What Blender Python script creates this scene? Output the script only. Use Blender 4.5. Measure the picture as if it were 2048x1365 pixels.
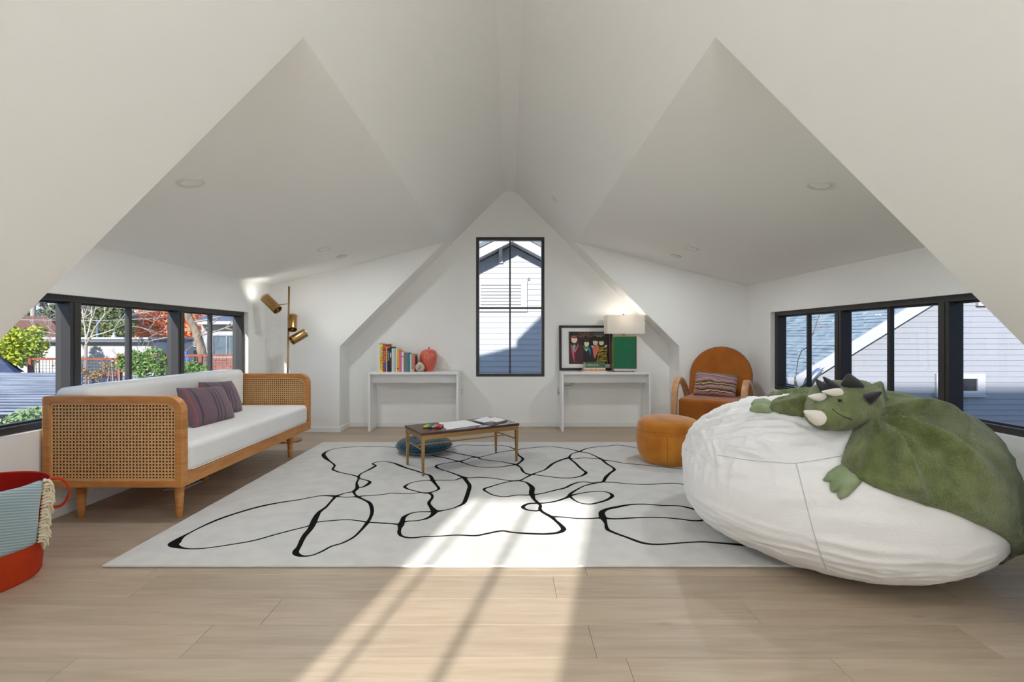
import bpy, bmesh, math, random
from mathutils import Vector, Matrix, noise
from mathutils.bvhtree import BVHTree
from mathutils.kdtree import KDTree
from mathutils.geometry import delaunay_2d_cdt

for o in list(bpy.data.objects): bpy.data.objects.remove(o)
S = bpy.context.scene
COL = S.collection
random.seed(7)
PI = math.pi

# ------------------------------------------------------------------ camera
F, VX, VY, HC = 967.0, 1019.0, 676.0, 1.10      # focal length in px of a 2048 wide frame, vanishing point, eye height
cam = bpy.data.cameras.new('camera')
cam.sensor_width = 36.0
cam.lens = F / 2048 * 36
cam.shift_x = (1024 - VX) / 2048
cam.shift_y = -(682.5 - VY) / 2048
cam.clip_start = 0.05
cam.clip_end = 300
co = bpy.data.objects.new('camera', cam)
co.location = (0, 0, HC)
co.rotation_euler = (PI / 2, 0, 0)
COL.objects.link(co)
S.camera = co

# ------------------------------------------------------------------ world, sun, daylight, exposure
W = bpy.data.worlds.new('sky')
S.world = W
W.use_nodes = True
nt = W.node_tree
bg = nt.nodes['Background']
tc = nt.nodes.new('ShaderNodeTexCoord')
sep = nt.nodes.new('ShaderNodeSeparateXYZ')
rmp = nt.nodes.new('ShaderNodeValToRGB')
nt.links.new(tc.outputs['Generated'], sep.inputs[0])
nt.links.new(sep.outputs['Z'], rmp.inputs[0])
nt.links.new(rmp.outputs[0], bg.inputs[0])
rmp.color_ramp.elements[0].position = 0.0
rmp.color_ramp.elements[0].color = (0.52, 0.66, 0.90, 1)
rmp.color_ramp.elements[1].position = 0.6
rmp.color_ramp.elements[1].color = (0.26, 0.44, 0.82, 1)
bg.inputs[1].default_value = 1.5

SUN = Vector((0.24, 1.0, -0.42)).normalized()
sl = bpy.data.lights.new('sun', 'SUN')
sl.energy = 7.2
sl.angle = math.radians(1.2)
sl.color = (1.0, 0.975, 0.945)
so = bpy.data.objects.new('sun', sl)
so.rotation_euler = SUN.to_track_quat('-Z', 'Y').to_euler()
so.location = (-3, -8, 8)
COL.objects.link(so)

S.cycles.max_bounces = 8
S.cycles.diffuse_bounces = 6
S.cycles.glossy_bounces = 3
S.cycles.transmission_bounces = 4
S.cycles.caustics_reflective = False
S.cycles.caustics_refractive = False
S.cycles.use_adaptive_sampling = True
S.cycles.adaptive_threshold = 0.1
S.cycles.adaptive_min_samples = 16

vs = S.view_settings
vs.view_transform = 'Standard'
vs.look = 'None'
vs.exposure = 0.03
vs.gamma = 1.0
vs.use_curve_mapping = False

# ------------------------------------------------------------------ helpers
def P(px, py, D):
    return Vector(((px - VX) * D / F, D, HC - (py - VY) * D / F))
def FL(px, py, z=0.0):
    return P(px, py, (HC - z) * F / (py - VY))

def lin(c):
    return tuple((v / 12.92 if v <= 0.04045 else ((v + 0.055) / 1.055) ** 2.4) for v in c)
def rgb(r, g, b):
    return lin((r / 255, g / 255, b / 255)) + (1,)

def mat(name, col, rough=0.6, metal=0.0, var=0.0, vscale=(8, 8, 8), bump=0.0, bscale=(200, 200, 200), bdist=0.002,
        sheen=0.0, col2=None, spec=0.5, coords='Object', rnd=0.0, detail=4, emit=0.0, coat=0.0, trans=0.0):
    m = bpy.data.materials.new(name)
    m.use_nodes = True
    n, l = m.node_tree.nodes, m.node_tree.links
    b = n['Principled BSDF']
    b.inputs['Base Color'].default_value = col
    b.inputs['Roughness'].default_value = rough
    b.inputs['Metallic'].default_value = metal
    b.inputs['Specular IOR Level'].default_value = spec
    b.inputs['Sheen Weight'].default_value = sheen
    b.inputs['Sheen Roughness'].default_value = 0.4
    b.inputs['Coat Weight'].default_value = coat
    if emit:
        b.inputs['Emission Color'].default_value = col
        b.inputs['Emission Strength'].default_value = emit
    t = n.new('ShaderNodeTexCoord')
    src = None
    if var or col2:
        mp = n.new('ShaderNodeMapping'); mp.inputs['Scale'].default_value = vscale
        l.new(t.outputs[coords], mp.inputs[0])
        nz = n.new('ShaderNodeTexNoise'); nz.inputs['Scale'].default_value = 1.0; nz.inputs['Detail'].default_value = detail
        l.new(mp.outputs[0], nz.inputs['Vector'])
        mx = n.new('ShaderNodeMix'); mx.data_type = 'RGBA'
        c2 = col2 if col2 else tuple(max(0, v * (1 - var)) for v in col[:3]) + (1,)
        mx.inputs[6].default_value = col
        mx.inputs[7].default_value = c2
        mr = n.new('ShaderNodeMapRange'); mr.inputs[1].default_value = 0.35; mr.inputs[2].default_value = 0.68
        l.new(nz.outputs['Fac'], mr.inputs[0])
        l.new(mr.outputs[0], mx.inputs[0])
        src = mx.outputs[2]
    if rnd:
        oi = n.new('ShaderNodeObjectInfo')
        hs = n.new('ShaderNodeHueSaturation')
        mr2 = n.new('ShaderNodeMapRange'); mr2.inputs[3].default_value = 1 - rnd; mr2.inputs[4].default_value = 1 + rnd
        l.new(oi.outputs['Random'], mr2.inputs[0]); l.new(mr2.outputs[0], hs.inputs['Value'])
        if src: l.new(src, hs.inputs['Color'])
        else: hs.inputs['Color'].default_value = col
        src = hs.outputs[0]
    if src: l.new(src, b.inputs['Base Color'])
    if bump:
        mp = n.new('ShaderNodeMapping'); mp.inputs['Scale'].default_value = bscale
        l.new(t.outputs[coords], mp.inputs[0])
        nz = n.new('ShaderNodeTexNoise'); nz.inputs['Scale'].default_value = 1.0; nz.inputs['Detail'].default_value = 3
        l.new(mp.outputs[0], nz.inputs['Vector'])
        bp = n.new('ShaderNodeBump'); bp.inputs['Strength'].default_value = bump; bp.inputs['Distance'].default_value = bdist
        l.new(nz.outputs['Fac'], bp.inputs['Height']); l.new(bp.outputs[0], b.inputs['Normal'])
    return m

def glass_mat(name, tint=(1, 1, 1, 1), refl=0.9):
    m = bpy.data.materials.new(name)
    m.use_nodes = True
    n, l = m.node_tree.nodes, m.node_tree.links
    n.clear()
    out = n.new('ShaderNodeOutputMaterial')
    tr = n.new('ShaderNodeBsdfTransparent'); tr.inputs[0].default_value = tint
    gl = n.new('ShaderNodeBsdfGlossy'); gl.inputs['Roughness'].default_value = 0.0; gl.inputs[0].default_value = (refl, refl, refl, 1)
    lw = n.new('ShaderNodeLayerWeight'); lw.inputs[0].default_value = 0.5
    pw = n.new('ShaderNodeMath'); pw.operation = 'POWER'; pw.inputs[1].default_value = 4.0
    fr = n.new('ShaderNodeMath'); fr.operation = 'MULTIPLY_ADD'; fr.inputs[1].default_value = 0.5; fr.inputs[2].default_value = 0.018
    l.new(lw.outputs['Facing'], pw.inputs[0]); l.new(pw.outputs[0], fr.inputs[0])
    mx = n.new('ShaderNodeMixShader')
    l.new(fr.outputs[0], mx.inputs[0]); l.new(tr.outputs[0], mx.inputs[1]); l.new(gl.outputs[0], mx.inputs[2])
    l.new(mx.outputs[0], out.inputs[0])
    return m

class MB:
    def __init__(s): s.v, s.f = [], []
    def add(s, vs, fs):
        k = len(s.v)
        s.v += [Vector(v) for v in vs]
        s.f += [tuple(i + k for i in f) for f in fs]
        return s
    def box(s, x0, x1, y0, y1, z0, z1, M=None):
        vs = [Vector((x, y, z)) for z in (z0, z1) for y in (y0, y1) for x in (x0, x1)]
        if M is not None: vs = [M @ v for v in vs]
        return s.add(vs, [(0, 2, 3, 1), (4, 5, 7, 6), (0, 1, 5, 4), (2, 6, 7, 3), (0, 4, 6, 2), (1, 3, 7, 5)])
    def taper(s, c0, c1, a0, b0, a1, b1, M=None):
        """box between two horizontal rectangles centred c0 / c1 with half sizes a (x) b (y)"""
        vs = []
        for c, a, b in ((c0, a0, b0), (c1, a1, b1)):
            for dy in (-1, 1):
                for dx in (-1, 1): vs.append(Vector((c[0] + dx * a, c[1] + dy * b, c[2])))
        if M is not None: vs = [M @ v for v in vs]
        return s.add(vs, [(0, 2, 3, 1), (4, 5, 7, 6), (0, 1, 5, 4), (2, 6, 7, 3), (0, 4, 6, 2), (1, 3, 7, 5)])
    def prism(s, poly, fmap, t0, t1, holes=()):
        """extrude 2D polygon (with holes); fmap(u,v,t)->xyz"""
        pts, edges = [], []
        loops = [list(poly)] + [list(h) for h in holes]
        rng = []
        for lp in loops:
            k = len(pts); n = len(lp)
            pts += [Vector((p[0], p[1])) for p in lp]
            edges += [(k + i, k + (i + 1) % n) for i in range(n)]
            rng.append((k, n))
        if holes:
            V, E_, Fc, ov, oe, of = delaunay_2d_cdt(pts, edges, [], 0, 1e-6)
            keep = []
            def inside(p, lp):
                c = False; j = len(lp) - 1
                for i in range(len(lp)):
                    a, b = lp[i], lp[j]
                    if (a[1] > p[1]) != (b[1] > p[1]) and p[0] < (b[0] - a[0]) * (p[1] - a[1]) / (b[1] - a[1]) + a[0]: c = not c
                    j = i
                return c
            for f in Fc:
                c = sum((V[i] for i in f), Vector((0, 0))) / len(f)
                if inside(c, loops[0]) and not any(inside(c, h) for h in loops[1:]): keep.append(tuple(f))
            k = len(s.v); n = len(V)
            s.v += [Vector(fmap(p[0], p[1], t0)) for p in V] + [Vector(fmap(p[0], p[1], t1)) for p in V]
            for f in keep:
                s.f.append(tuple(i + k for i in reversed(f))); s.f.append(tuple(i + k + n for i in f))
            first = {}
            for ni, olds in enumerate(ov):
                for o_ in olds: first[o_] = ni
            for (a, b) in edges:
                s.f.append((first[a] + k, first[b] + k, first[b] + k + n, first[a] + k + n))
        else:
            n = len(poly); k = len(s.v)
            s.v += [Vector(fmap(p[0], p[1], t0)) for p in poly] + [Vector(fmap(p[0], p[1], t1)) for p in poly]
            s.f.append(tuple(k + i for i in reversed(range(n)))); s.f.append(tuple(k + n + i for i in range(n)))
            for i in range(n):
                j = (i + 1) % n
                s.f.append((k + i, k + j, k + n + j, k + n + i))
        return s
    def tube(s, path, r, n=8, cap=True, flat=None, closed=False):
        """round tube along path; r number or list; flat=(axis_vec, w, h): rectangular strap instead"""
        path = [Vector(p) for p in path]
        m = len(path)
        rr = r if isinstance(r, (list, tuple)) else [r] * m
        k = len(s.v)
        up = None
        for i, p in enumerate(path):
            if closed: t = (path[(i + 1) % m] - path[i - 1])
            else: t = path[min(i + 1, m - 1)] - path[max(i - 1, 0)]
            t.normalize()
            if flat:
                a = Vector(flat[0]).normalized(); b = t.cross(a).normalized(); n = 4
                for sa, sb in ((-1, -1), (1, -1), (1, 1), (-1, 1)):
                    s.v.append(p + a * sa * flat[1] / 2 + b * sb * flat[2] / 2)
                continue
            if up is None:
                up = t.orthogonal().normalized()
            up = (up - t * up.dot(t))
            if up.length < 1e-6: up = t.orthogonal()
            up.normalize()
            w = t.cross(up)
            for j in range(n):
                a = 2 * PI * j / n
                s.v.append(p + (up * math.cos(a) + w * math.sin(a)) * rr[i])
        for i in range(m if closed else m - 1):
            i2 = (i + 1) % m
            for j in range(n):
                j2 = (j + 1) % n
                s.f.append((k + i * n + j, k + i * n + j2, k + i2 * n + j2, k + i2 * n + j))
        if cap and not closed:
            s.f.append(tuple(k + j for j in reversed(range(n))))
            s.f.append(tuple(k + (m - 1) * n + j for j in range(n)))
        return s
    def lathe(s, prof, c=(0, 0, 0), n=32, M=None):
        """prof list of (r,z); poles where r==0"""
        k = len(s.v); idx = []
        for (r, z) in prof:
            if r < 1e-6:
                idx.append([len(s.v)]); s.v.append(Vector((c[0], c[1], c[2] + z)))
            else:
                idx.append(list(range(len(s.v), len(s.v) + n)))
                for j in range(n):
                    a = 2 * PI * j / n
                    s.v.append(Vector((c[0] + r * math.cos(a), c[1] + r * math.sin(a), c[2] + z)))
        for A, B in zip(idx, idx[1:]):
            for j in range(n):
                j2 = (j + 1) % n
                if len(A) == 1 and len(B) == 1: continue
                if len(A) == 1: s.f.append((A[0], B[j2], B[j]))
                elif len(B) == 1: s.f.append((A[j], A[j2], B[0]))
                else: s.f.append((A[j], A[j2], B[j2], B[j]))
        if M is not None:
            for i in range(k, len(s.v)): s.v[i] = M @ s.v[i]
        return s

WMAT = {}
def link_mesh(name, me, m, parent=None):
    o = bpy.data.objects.new(name, me)
    COL.objects.link(o)
    if m is not None and not me.materials: me.materials.append(m)
    if parent is not None: o.parent = parent
    return o
def obj(name, mb, m, parent=None, smooth=False, bevel=0.0, seg=2, sub=0, solid=0.0, kind=None, label=None, offs=0.0):
    """links MB (world coordinates) as ONE mesh object; local to its parent"""
    me = bpy.data.meshes.new(name)
    vs_ = mb.v
    base = WMAT.get(parent.as_pointer()) if parent is not None else None
    if base is not None:
        inv = base.inverted(); vs_ = [inv @ v for v in vs_]
    me.from_pydata([tuple(v) for v in vs_], [], mb.f)
    me.update()
    bm = bmesh.new(); bm.from_mesh(me)
    bmesh.ops.recalc_face_normals(bm, faces=bm.faces)
    bm.to_mesh(me); bm.free()
    o = link_mesh(name, me, m, parent)
    if base is not None: WMAT[o.as_pointer()] = base
    if smooth:
        for p in me.polygons: p.use_smooth = True
    if solid:
        sm = o.modifiers.new('thickness', 'SOLIDIFY'); sm.thickness = solid; sm.offset = offs
    if bevel:
        bv = o.modifiers.new('bevel', 'BEVEL'); bv.width = bevel; bv.segments = seg; bv.limit_method = 'ANGLE'; bv.angle_limit = 0.6
        bv.harden_normals = False
    if sub:
        ss = o.modifiers.new('sub', 'SUBSURF'); ss.levels = sub; ss.render_levels = sub
    if kind: o['kind'] = kind
    if label: o['label'] = label
    return o
def tag(o, label, cat, group=None):
    o['label'] = label; o['category'] = cat
    if group: o['group'] = group
    return o
def thing(name, label, cat, loc=(0, 0, 0), rotz=0.0, group=None, kind=None):
    o = bpy.data.objects.new(name, None)
    COL.objects.link(o)
    o.empty_display_size = 0.1
    o.location = loc; o.rotation_euler = (0, 0, rotz)
    WMAT[o.as_pointer()] = Matrix.Translation(Vector(loc)) @ Matrix.Rotation(rotz, 4, 'Z')
    if kind: o['kind'] = kind
    else: tag(o, label, cat, group)
    if kind and label: o['label'] = label
    return o
def struct(name, mb, m, **k):
    o = obj(name, mb, m, **k); o['kind'] = 'structure'
    return o
def text(name, s, size, m, parent, M, ext=0.0004):
    cu = bpy.data.curves.new('txt', 'FONT')
    cu.body = s; cu.size = size; cu.extrude = ext; cu.align_x = 'CENTER'; cu.align_y = 'CENTER'; cu.resolution_u = 3
    to = bpy.data.objects.new('txt', cu); COL.objects.link(to)
    dg = bpy.context.evaluated_depsgraph_get()
    me = bpy.data.meshes.new_from_object(to.evaluated_get(dg))
    bpy.data.objects.remove(to)
    base = WMAT.get(parent.as_pointer(), Matrix.Identity(4))
    me.transform(base.inverted() @ M)
    me.name = name
    me.materials.clear(); me.materials.append(m)
    return link_mesh(name, me, None, parent)
def spine_M(x, y, z):   # text reads top to bottom, faces -y
    return Matrix(((0, 1, 0, x), (0, 0, -1, y), (-1, 0, 0, z), (0, 0, 0, 1)))
def front_M(x, y, z):
    return Matrix(((1, 0, 0, x), (0, 0, -1, y), (0, 1, 0, z), (0, 0, 0, 1)))
def catmull(pts, n=6, closed=False):
    out = []; m = len(pts)
    rngs = range(m) if closed else range(m - 1)
    for i in rngs:
        if closed: p = [pts[(i + k) % m] for k in (-1, 0, 1, 2)]
        else: p = [pts[max(i - 1, 0)], pts[i], pts[i + 1], pts[min(i + 2, m - 1)]]
        for k in range(n):
            t = k / n
            out.append(tuple(0.5 * (2 * b + (c - a) * t + (2 * a - 5 * b + 4 * c - d) * t * t + (-a + 3 * b - 3 * c + d) * t ** 3)
                             for a, b, c, d in zip(*p)))
    if not closed: out.append(tuple(pts[-1]))
    return out
def arc(cx, cy, r, a0, a1, n=8):
    return [(cx + r * math.cos(math.radians(a0 + (a1 - a0) * i / n)), cy + r * math.sin(math.radians(a0 + (a1 - a0) * i / n))) for i in range(n + 1)]
def rot(axis, a): return Matrix.Rotation(a, 4, axis)
def tr(v): return Matrix.Translation(Vector(v))

XZ = lambda u, v, t: (u, t, v)     # polygon in x-z, extruded along y
YZ = lambda u, v, t: (t, u, v)     # polygon in y-z, extruded along x
XY = lambda u, v, t: (u, v, t)

# ------------------------------------------------------------------ materials
M_wall = mat('white_wall_paint', rgb(243, 243, 240), 0.85, spec=0.2)
M_trim = mat('white_trim_paint', rgb(238, 238, 236), 0.45)
M_black = mat('black_window_aluminium', rgb(50, 48, 47), 0.4, spec=0.5)
M_glass = glass_mat('window_glass')
M_white_lac = mat('white_lacquer', rgb(240, 240, 239), 0.35)
M_brass = mat('aged_brass', rgb(186, 148, 96), 0.32, 1.0, var=0.15, vscale=(20, 20, 60))
M_brass_dark = mat('brass_inside', rgb(120, 84, 40), 0.4, 1.0)
M_gold = mat('gold_metal', rgb(215, 165, 95), 0.25, 1.0)
M_cream = mat('cream_linen', rgb(236, 234, 230), 0.9, bump=0.15, bscale=(600, 600, 600), sheen=0.15, var=0.03)
M_must = mat('mustard_velvet', rgb(202, 134, 50), 0.85, sheen=0.5, col2=rgb(180, 108, 32), vscale=(7, 7, 5), spec=0.2)
M_cognac = mat('cognac_velvet', rgb(168, 98, 32), 0.8, sheen=0.45, col2=rgb(146, 80, 22), vscale=(5, 5, 4), spec=0.2)
M_teal = mat('teal_velvet', rgb(42, 78, 92), 0.8, sheen=0.7, col2=rgb(26, 56, 68), vscale=(12, 12, 12), spec=0.2)
M_green_plush = mat('green_plush', rgb(126, 135, 90), 0.95, sheen=0.35, col2=rgb(98, 109, 64), vscale=(14, 14, 14), bump=1.0, bscale=(140, 140, 140), bdist=0.011, spec=0.1)
M_paw = mat('pale_green_plush', rgb(150, 163, 130), 0.95, sheen=0.2, col2=rgb(128, 144, 108), vscale=(16, 16, 16), bump=0.4, bscale=(260, 260, 260), bdist=0.004, spec=0.1)
M_felt_w = mat('cream_felt', rgb(228, 222, 212), 0.95, sheen=0.3, bump=0.3, bscale=(400, 400, 400))
M_felt_k = mat('black_felt', rgb(34, 33, 36), 0.95, sheen=0.3, bump=0.3, bscale=(400, 400, 400))
M_bag = mat('white_plush_cover', rgb(236, 235, 234), 0.95, sheen=0.3, var=0.05, vscale=(5, 5, 9), bump=0.35, bscale=(90, 90, 160), bdist=0.004, spec=0.1)
M_bag_seam = mat('grey_seam_thread', rgb(196, 195, 194), 0.95)
M_red_out = mat('orange_red_felt', rgb(196, 62, 22), 0.75, var=0.12, spec=0.25)
M_red_in = mat('red_lining', rgb(178, 26, 16), 0.7, var=0.1, spec=0.25)
M_fringe = mat('cream_fringe', rgb(226, 214, 186), 0.95, sheen=0.3)
M_blackpl = mat('black_plastic', rgb(28, 28, 29), 0.5)
M_silver = mat('satin_silver', rgb(190, 190, 190), 0.3, 1.0)
M_pages = mat('book_pages', rgb(222, 214, 196), 0.9, var=0.12, vscale=(300, 3, 300))

def wood_mat(name, c1, c2, scale, rough=0.45, rnd=0.0, knots=False, coords='Object', spec=0.4):
    m = bpy.data.materials.new(name); m.use_nodes = True
    n, l = m.node_tree.nodes, m.node_tree.links
    b = n['Principled BSDF']; b.inputs['Roughness'].default_value = rough; b.inputs['Specular IOR Level'].default_value = spec
    t = n.new('ShaderNodeTexCoord'); mp = n.new('ShaderNodeMapping'); mp.inputs['Scale'].default_value = scale
    oi = n.new('ShaderNodeObjectInfo')
    vm = n.new('ShaderNodeVectorMath'); vm.operation = 'SCALE'; vm.inputs[0].default_value = (37, 23, 11)
    l.new(oi.outputs['Random'], vm.inputs['Scale'])
    l.new(t.outputs[coords], mp.inputs[0])
    ad = n.new('ShaderNodeVectorMath'); ad.operation = 'ADD'
    l.new(mp.outputs[0], ad.inputs[0]); l.new(vm.outputs[0], ad.inputs[1])
    nz = n.new('ShaderNodeTexNoise'); nz.inputs['Scale'].default_value = 1; nz.inputs['Detail'].default_value = 7; nz.inputs['Roughness'].default_value = 0.62; nz.inputs['Distortion'].default_value = 0.6
    l.new(ad.outputs[0], nz.inputs['Vector'])
    cr = n.new('ShaderNodeValToRGB'); cr.color_ramp.elements[0].position = 0.36; cr.color_ramp.elements[1].position = 0.68
    cr.color_ramp.elements[0].color = c2; cr.color_ramp.elements[1].color = c1
    l.new(nz.outputs['Fac'], cr.inputs[0])
    src = cr.outputs[0]
    if knots:
        vo = n.new('ShaderNodeTexVoronoi'); vo.inputs['Scale'].default_value = 1.0
        mk = n.new('ShaderNodeMapping'); mk.inputs['Scale'].default_value = (1.5, 5.0, 1)
        ak = n.new('ShaderNodeVectorMath'); ak.operation = 'ADD'
        l.new(t.outputs[coords], mk.inputs[0]); l.new(mk.outputs[0], ak.inputs[0]); l.new(vm.outputs[0], ak.inputs[1]); l.new(ak.outputs[0], vo.inputs['Vector'])
        mr = n.new('ShaderNodeMapRange'); mr.inputs[1].default_value = 0.03; mr.inputs[2].default_value = 0.10; mr.inputs[3].default_value = 0.5; mr.inputs[4].default_value = 1.0
        l.new(vo.outputs['Distance'], mr.inputs[0])
        mm = n.new('ShaderNodeMix'); mm.data_type = 'RGBA'; mm.blend_type = 'MULTIPLY'; mm.inputs[0].default_value = 1
        cc = n.new('ShaderNodeCombineColor')
        for i in range(3): l.new(mr.outputs[0], cc.inputs[i])
        l.new(src, mm.inputs[6]); l.new(cc.outputs[0], mm.inputs[7]); src = mm.outputs[2]
    if rnd:
        hs = n.new('ShaderNodeHueSaturation'); mr2 = n.new('ShaderNodeMapRange'); mr2.inputs[3].default_value = 1 - rnd; mr2.inputs[4].default_value = 1 + rnd
        l.new(oi.outputs['Random'], mr2.inputs[0]); l.new(mr2.outputs[0], hs.inputs['Value']); l.new(src, hs.inputs['Color']); src = hs.outputs[0]
    l.new(src, b.inputs['Base Color'])
    bp = n.new('ShaderNodeBump'); bp.inputs['Strength'].default_value = 0.12; bp.inputs['Distance'].default_value = 0.001
    l.new(nz.outputs['Fac'], bp.inputs['Height']); l.new(bp.outputs[0], b.inputs['Normal'])
    return m
M_plank = wood_mat('pale_oak_plank', rgb(186, 169, 148), rgb(170, 152, 131), (2.2, 26, 26), 0.42, 0.075, True)
M_oak = wood_mat('warm_oak_sofa', rgb(206, 146, 84), rgb(180, 118, 60), (6, 6, 40), 0.42)
M_oak_rail = wood_mat('warm_oak_rail', rgb(206, 146, 84), rgb(180, 118, 60), (40, 5, 40), 0.42)
M_bent = wood_mat('bent_beech', rgb(206, 160, 118), rgb(188, 138, 94), (10, 10, 10), 0.4)
M_walnut = wood_mat('dark_walnut', rgb(76, 46, 40), rgb(58, 34, 30), (5, 60, 60), 0.18, spec=0.7)
M_cane = mat('woven_cane', rgb(224, 178, 120), 0.6, var=0.1, vscale=(60, 60, 60))

# ------------------------------------------------------------------ room dimensions
YB, YC, YN, YF = 5.976, 5.63, 1.79, -0.60      # back wall, far cheek, near cheek, wall behind the camera
XK, XW = 1.977, 2.775                           # knee wall, dormer window wall
ZK, ZW, XD, ZD = 1.0, 1.705, 0.763, 2.214       # knee wall top, dormer wall top, dormer / roof junction
XR, ZR = 0.07, 2.907                            # ridge strip
WY0, WY1, WZ0, WZ1 = 2.10, 5.14, 0.553, 1.371   # dormer window opening
BX0, BX1, BZ0, BZ1 = -0.414, 0.433, 0.618, 2.348  # back window opening
SX0, SX1, SZ0, SZ1 = -1.24, -0.35, 0.45, 1.69     # window behind the camera (lets the sun in)
def ceil_z(x): return ZW + (ZD - ZW) / (XW - XD) * (XW - abs(x))

# floor
floor = struct('floor', MB().box(-2.95, 2.95, YF - 0.15, YB + 0.14, -0.3, -0.014), mat('subfloor', rgb(120, 104, 88), 0.9))
rows = {1.659 + 0.191 * k: None for k in range(-12, 23)}
joints = {0: [-1.479, 0.40, 1.10], 1: [-1.134, 0.30, 1.70], 2: [-0.955, 0.967, 2.4], 3: [-1.616, 0.2, 1.9]}
rr = random.Random(3)
row_i = -12
for k in range(-12, 24):
    y1 = 1.659 + 0.191 * k
    y0 = y1 - 0.191
    if y0 > YB: break
    key = k if k in joints else None
    # joints rows given for the ones seen clearly: row ends (far edge) 1.659->0, 1.853->1, 2.042->2, 2.23->3
    js = joints.get(k)
    if js is None:
        js = []; x = -2.9 + rr.uniform(0.4, 1.8)
        while x < 2.6: js.append(x); x += rr.uniform(1.5, 2.1)
    xs = [-2.78] + js + [2.78]
    yy0, yy1 = max(y0, YF) + 0.0007, min(y1, YB) - 0.0007
    for a, b in zip(xs, xs[1:]):
        if yy1 - yy0 < 0.01: continue
        segs = [(a, b)]
        obj('plank', MB().box(a + 0.0006, b - 0.0006, yy0, yy1, -0.0139, 0.0), M_plank, floor, bevel=0.0008, seg=1)

# walls and roof
def sym(name, mbf, m=M_wall):
    for sgn, side in ((-1, 'left'), (1, 'right')):
        mb = mbf(sgn); struct(name.replace('SIDE', side), mb, m)
CH = [(XW + 0.16, -0.3), (XK, -0.3), (XK, ZK), (XD, ZD), (XD, ZD + 0.3), (XW + 0.16, ZW + 0.27)]
for sgn, side in ((-1, 'left'), (1, 'right')):
    pl = [(sgn * x, z) for x, z in CH]
    struct('wall_%s_far' % side, MB().prism(pl, XZ, YC, YB + 0.14), M_wall)
    struct('wall_%s_near' % side, MB().prism(pl, XZ, YF - 0.15, YN), M_wall)
    struct('wall_%s' % side, MB().prism([(YN, -0.3), (YC, -0.3), (YC, ZW + 0.0), (YN, ZW + 0.0)], YZ, sgn * XW, sgn * (XW + 0.16),
           [[(WY0, WZ0), (WY1, WZ0), (WY1, WZ1), (WY0, WZ1)]]), M_wall)
    dc = [(sgn * (XW + 0.16), ZW - 0.04), (sgn * XW, ZW), (sgn * XD, ZD), (sgn * XD, ZD + 0.3), (sgn * (XW + 0.16), ZW + 0.27)]
    struct('ceiling_dormer_%s' % side, MB().prism(dc, XZ, YN, YC), M_wall)
struct('ceiling', MB().prism([(-XD, ZD), (-XR, ZR), (XR, ZR), (XD, ZD), (XD, ZD + 0.42), (0, ZR + 0.49), (-XD, ZD + 0.42)], XZ, YF - 0.15, YB + 0.14), M_wall)
gab = [(-XK, -0.3), (XK, -0.3), (XK, ZK), (XD, ZD), (XR, ZR), (-XR, ZR), (-XD, ZD), (-XK, ZK)]
struct('wall_back', MB().prism(gab, XZ, YB, YB + 0.14, [[(BX0, BZ0), (BX1, BZ0), (BX1, BZ1), (BX0, BZ1)]]), M_wall)
struct('wall_front', MB().prism(gab, XZ, YF - 0.15, YF, [[(SX0, SZ0), (SX1, SZ0), (SX1, SZ1), (SX0, SZ1)]]), M_wall)

# baseboards
BBH = 0.058
struct('baseboard_back', MB().box(-XK, XK, YB - 0.012, YB, 0, BBH), M_trim, bevel=0.003)
for sgn, side in ((-1, 'left'), (1, 'right')):
    a, b = sorted((sgn * XK, sgn * (XK - 0.012)))
    struct('baseboard_%s_return' % side, MB().box(a, b, YC - 0.012, YB - 0.012, 0, BBH), M_trim, bevel=0.003)
    a, b = sorted((sgn * (XK - 0.0), sgn * XW))
    struct('baseboard_%s_far' % side, MB().box(a, b, YC - 0.012, YC, 0, BBH), M_trim, bevel=0.003)
    a, b = sorted((sgn * (XW - 0.012), sgn * XW))
    struct('baseboard_%s' % side, MB().box(a, b, YN, YC - 0.012, 0, BBH + 0.02), M_trim, bevel=0.003)

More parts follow.
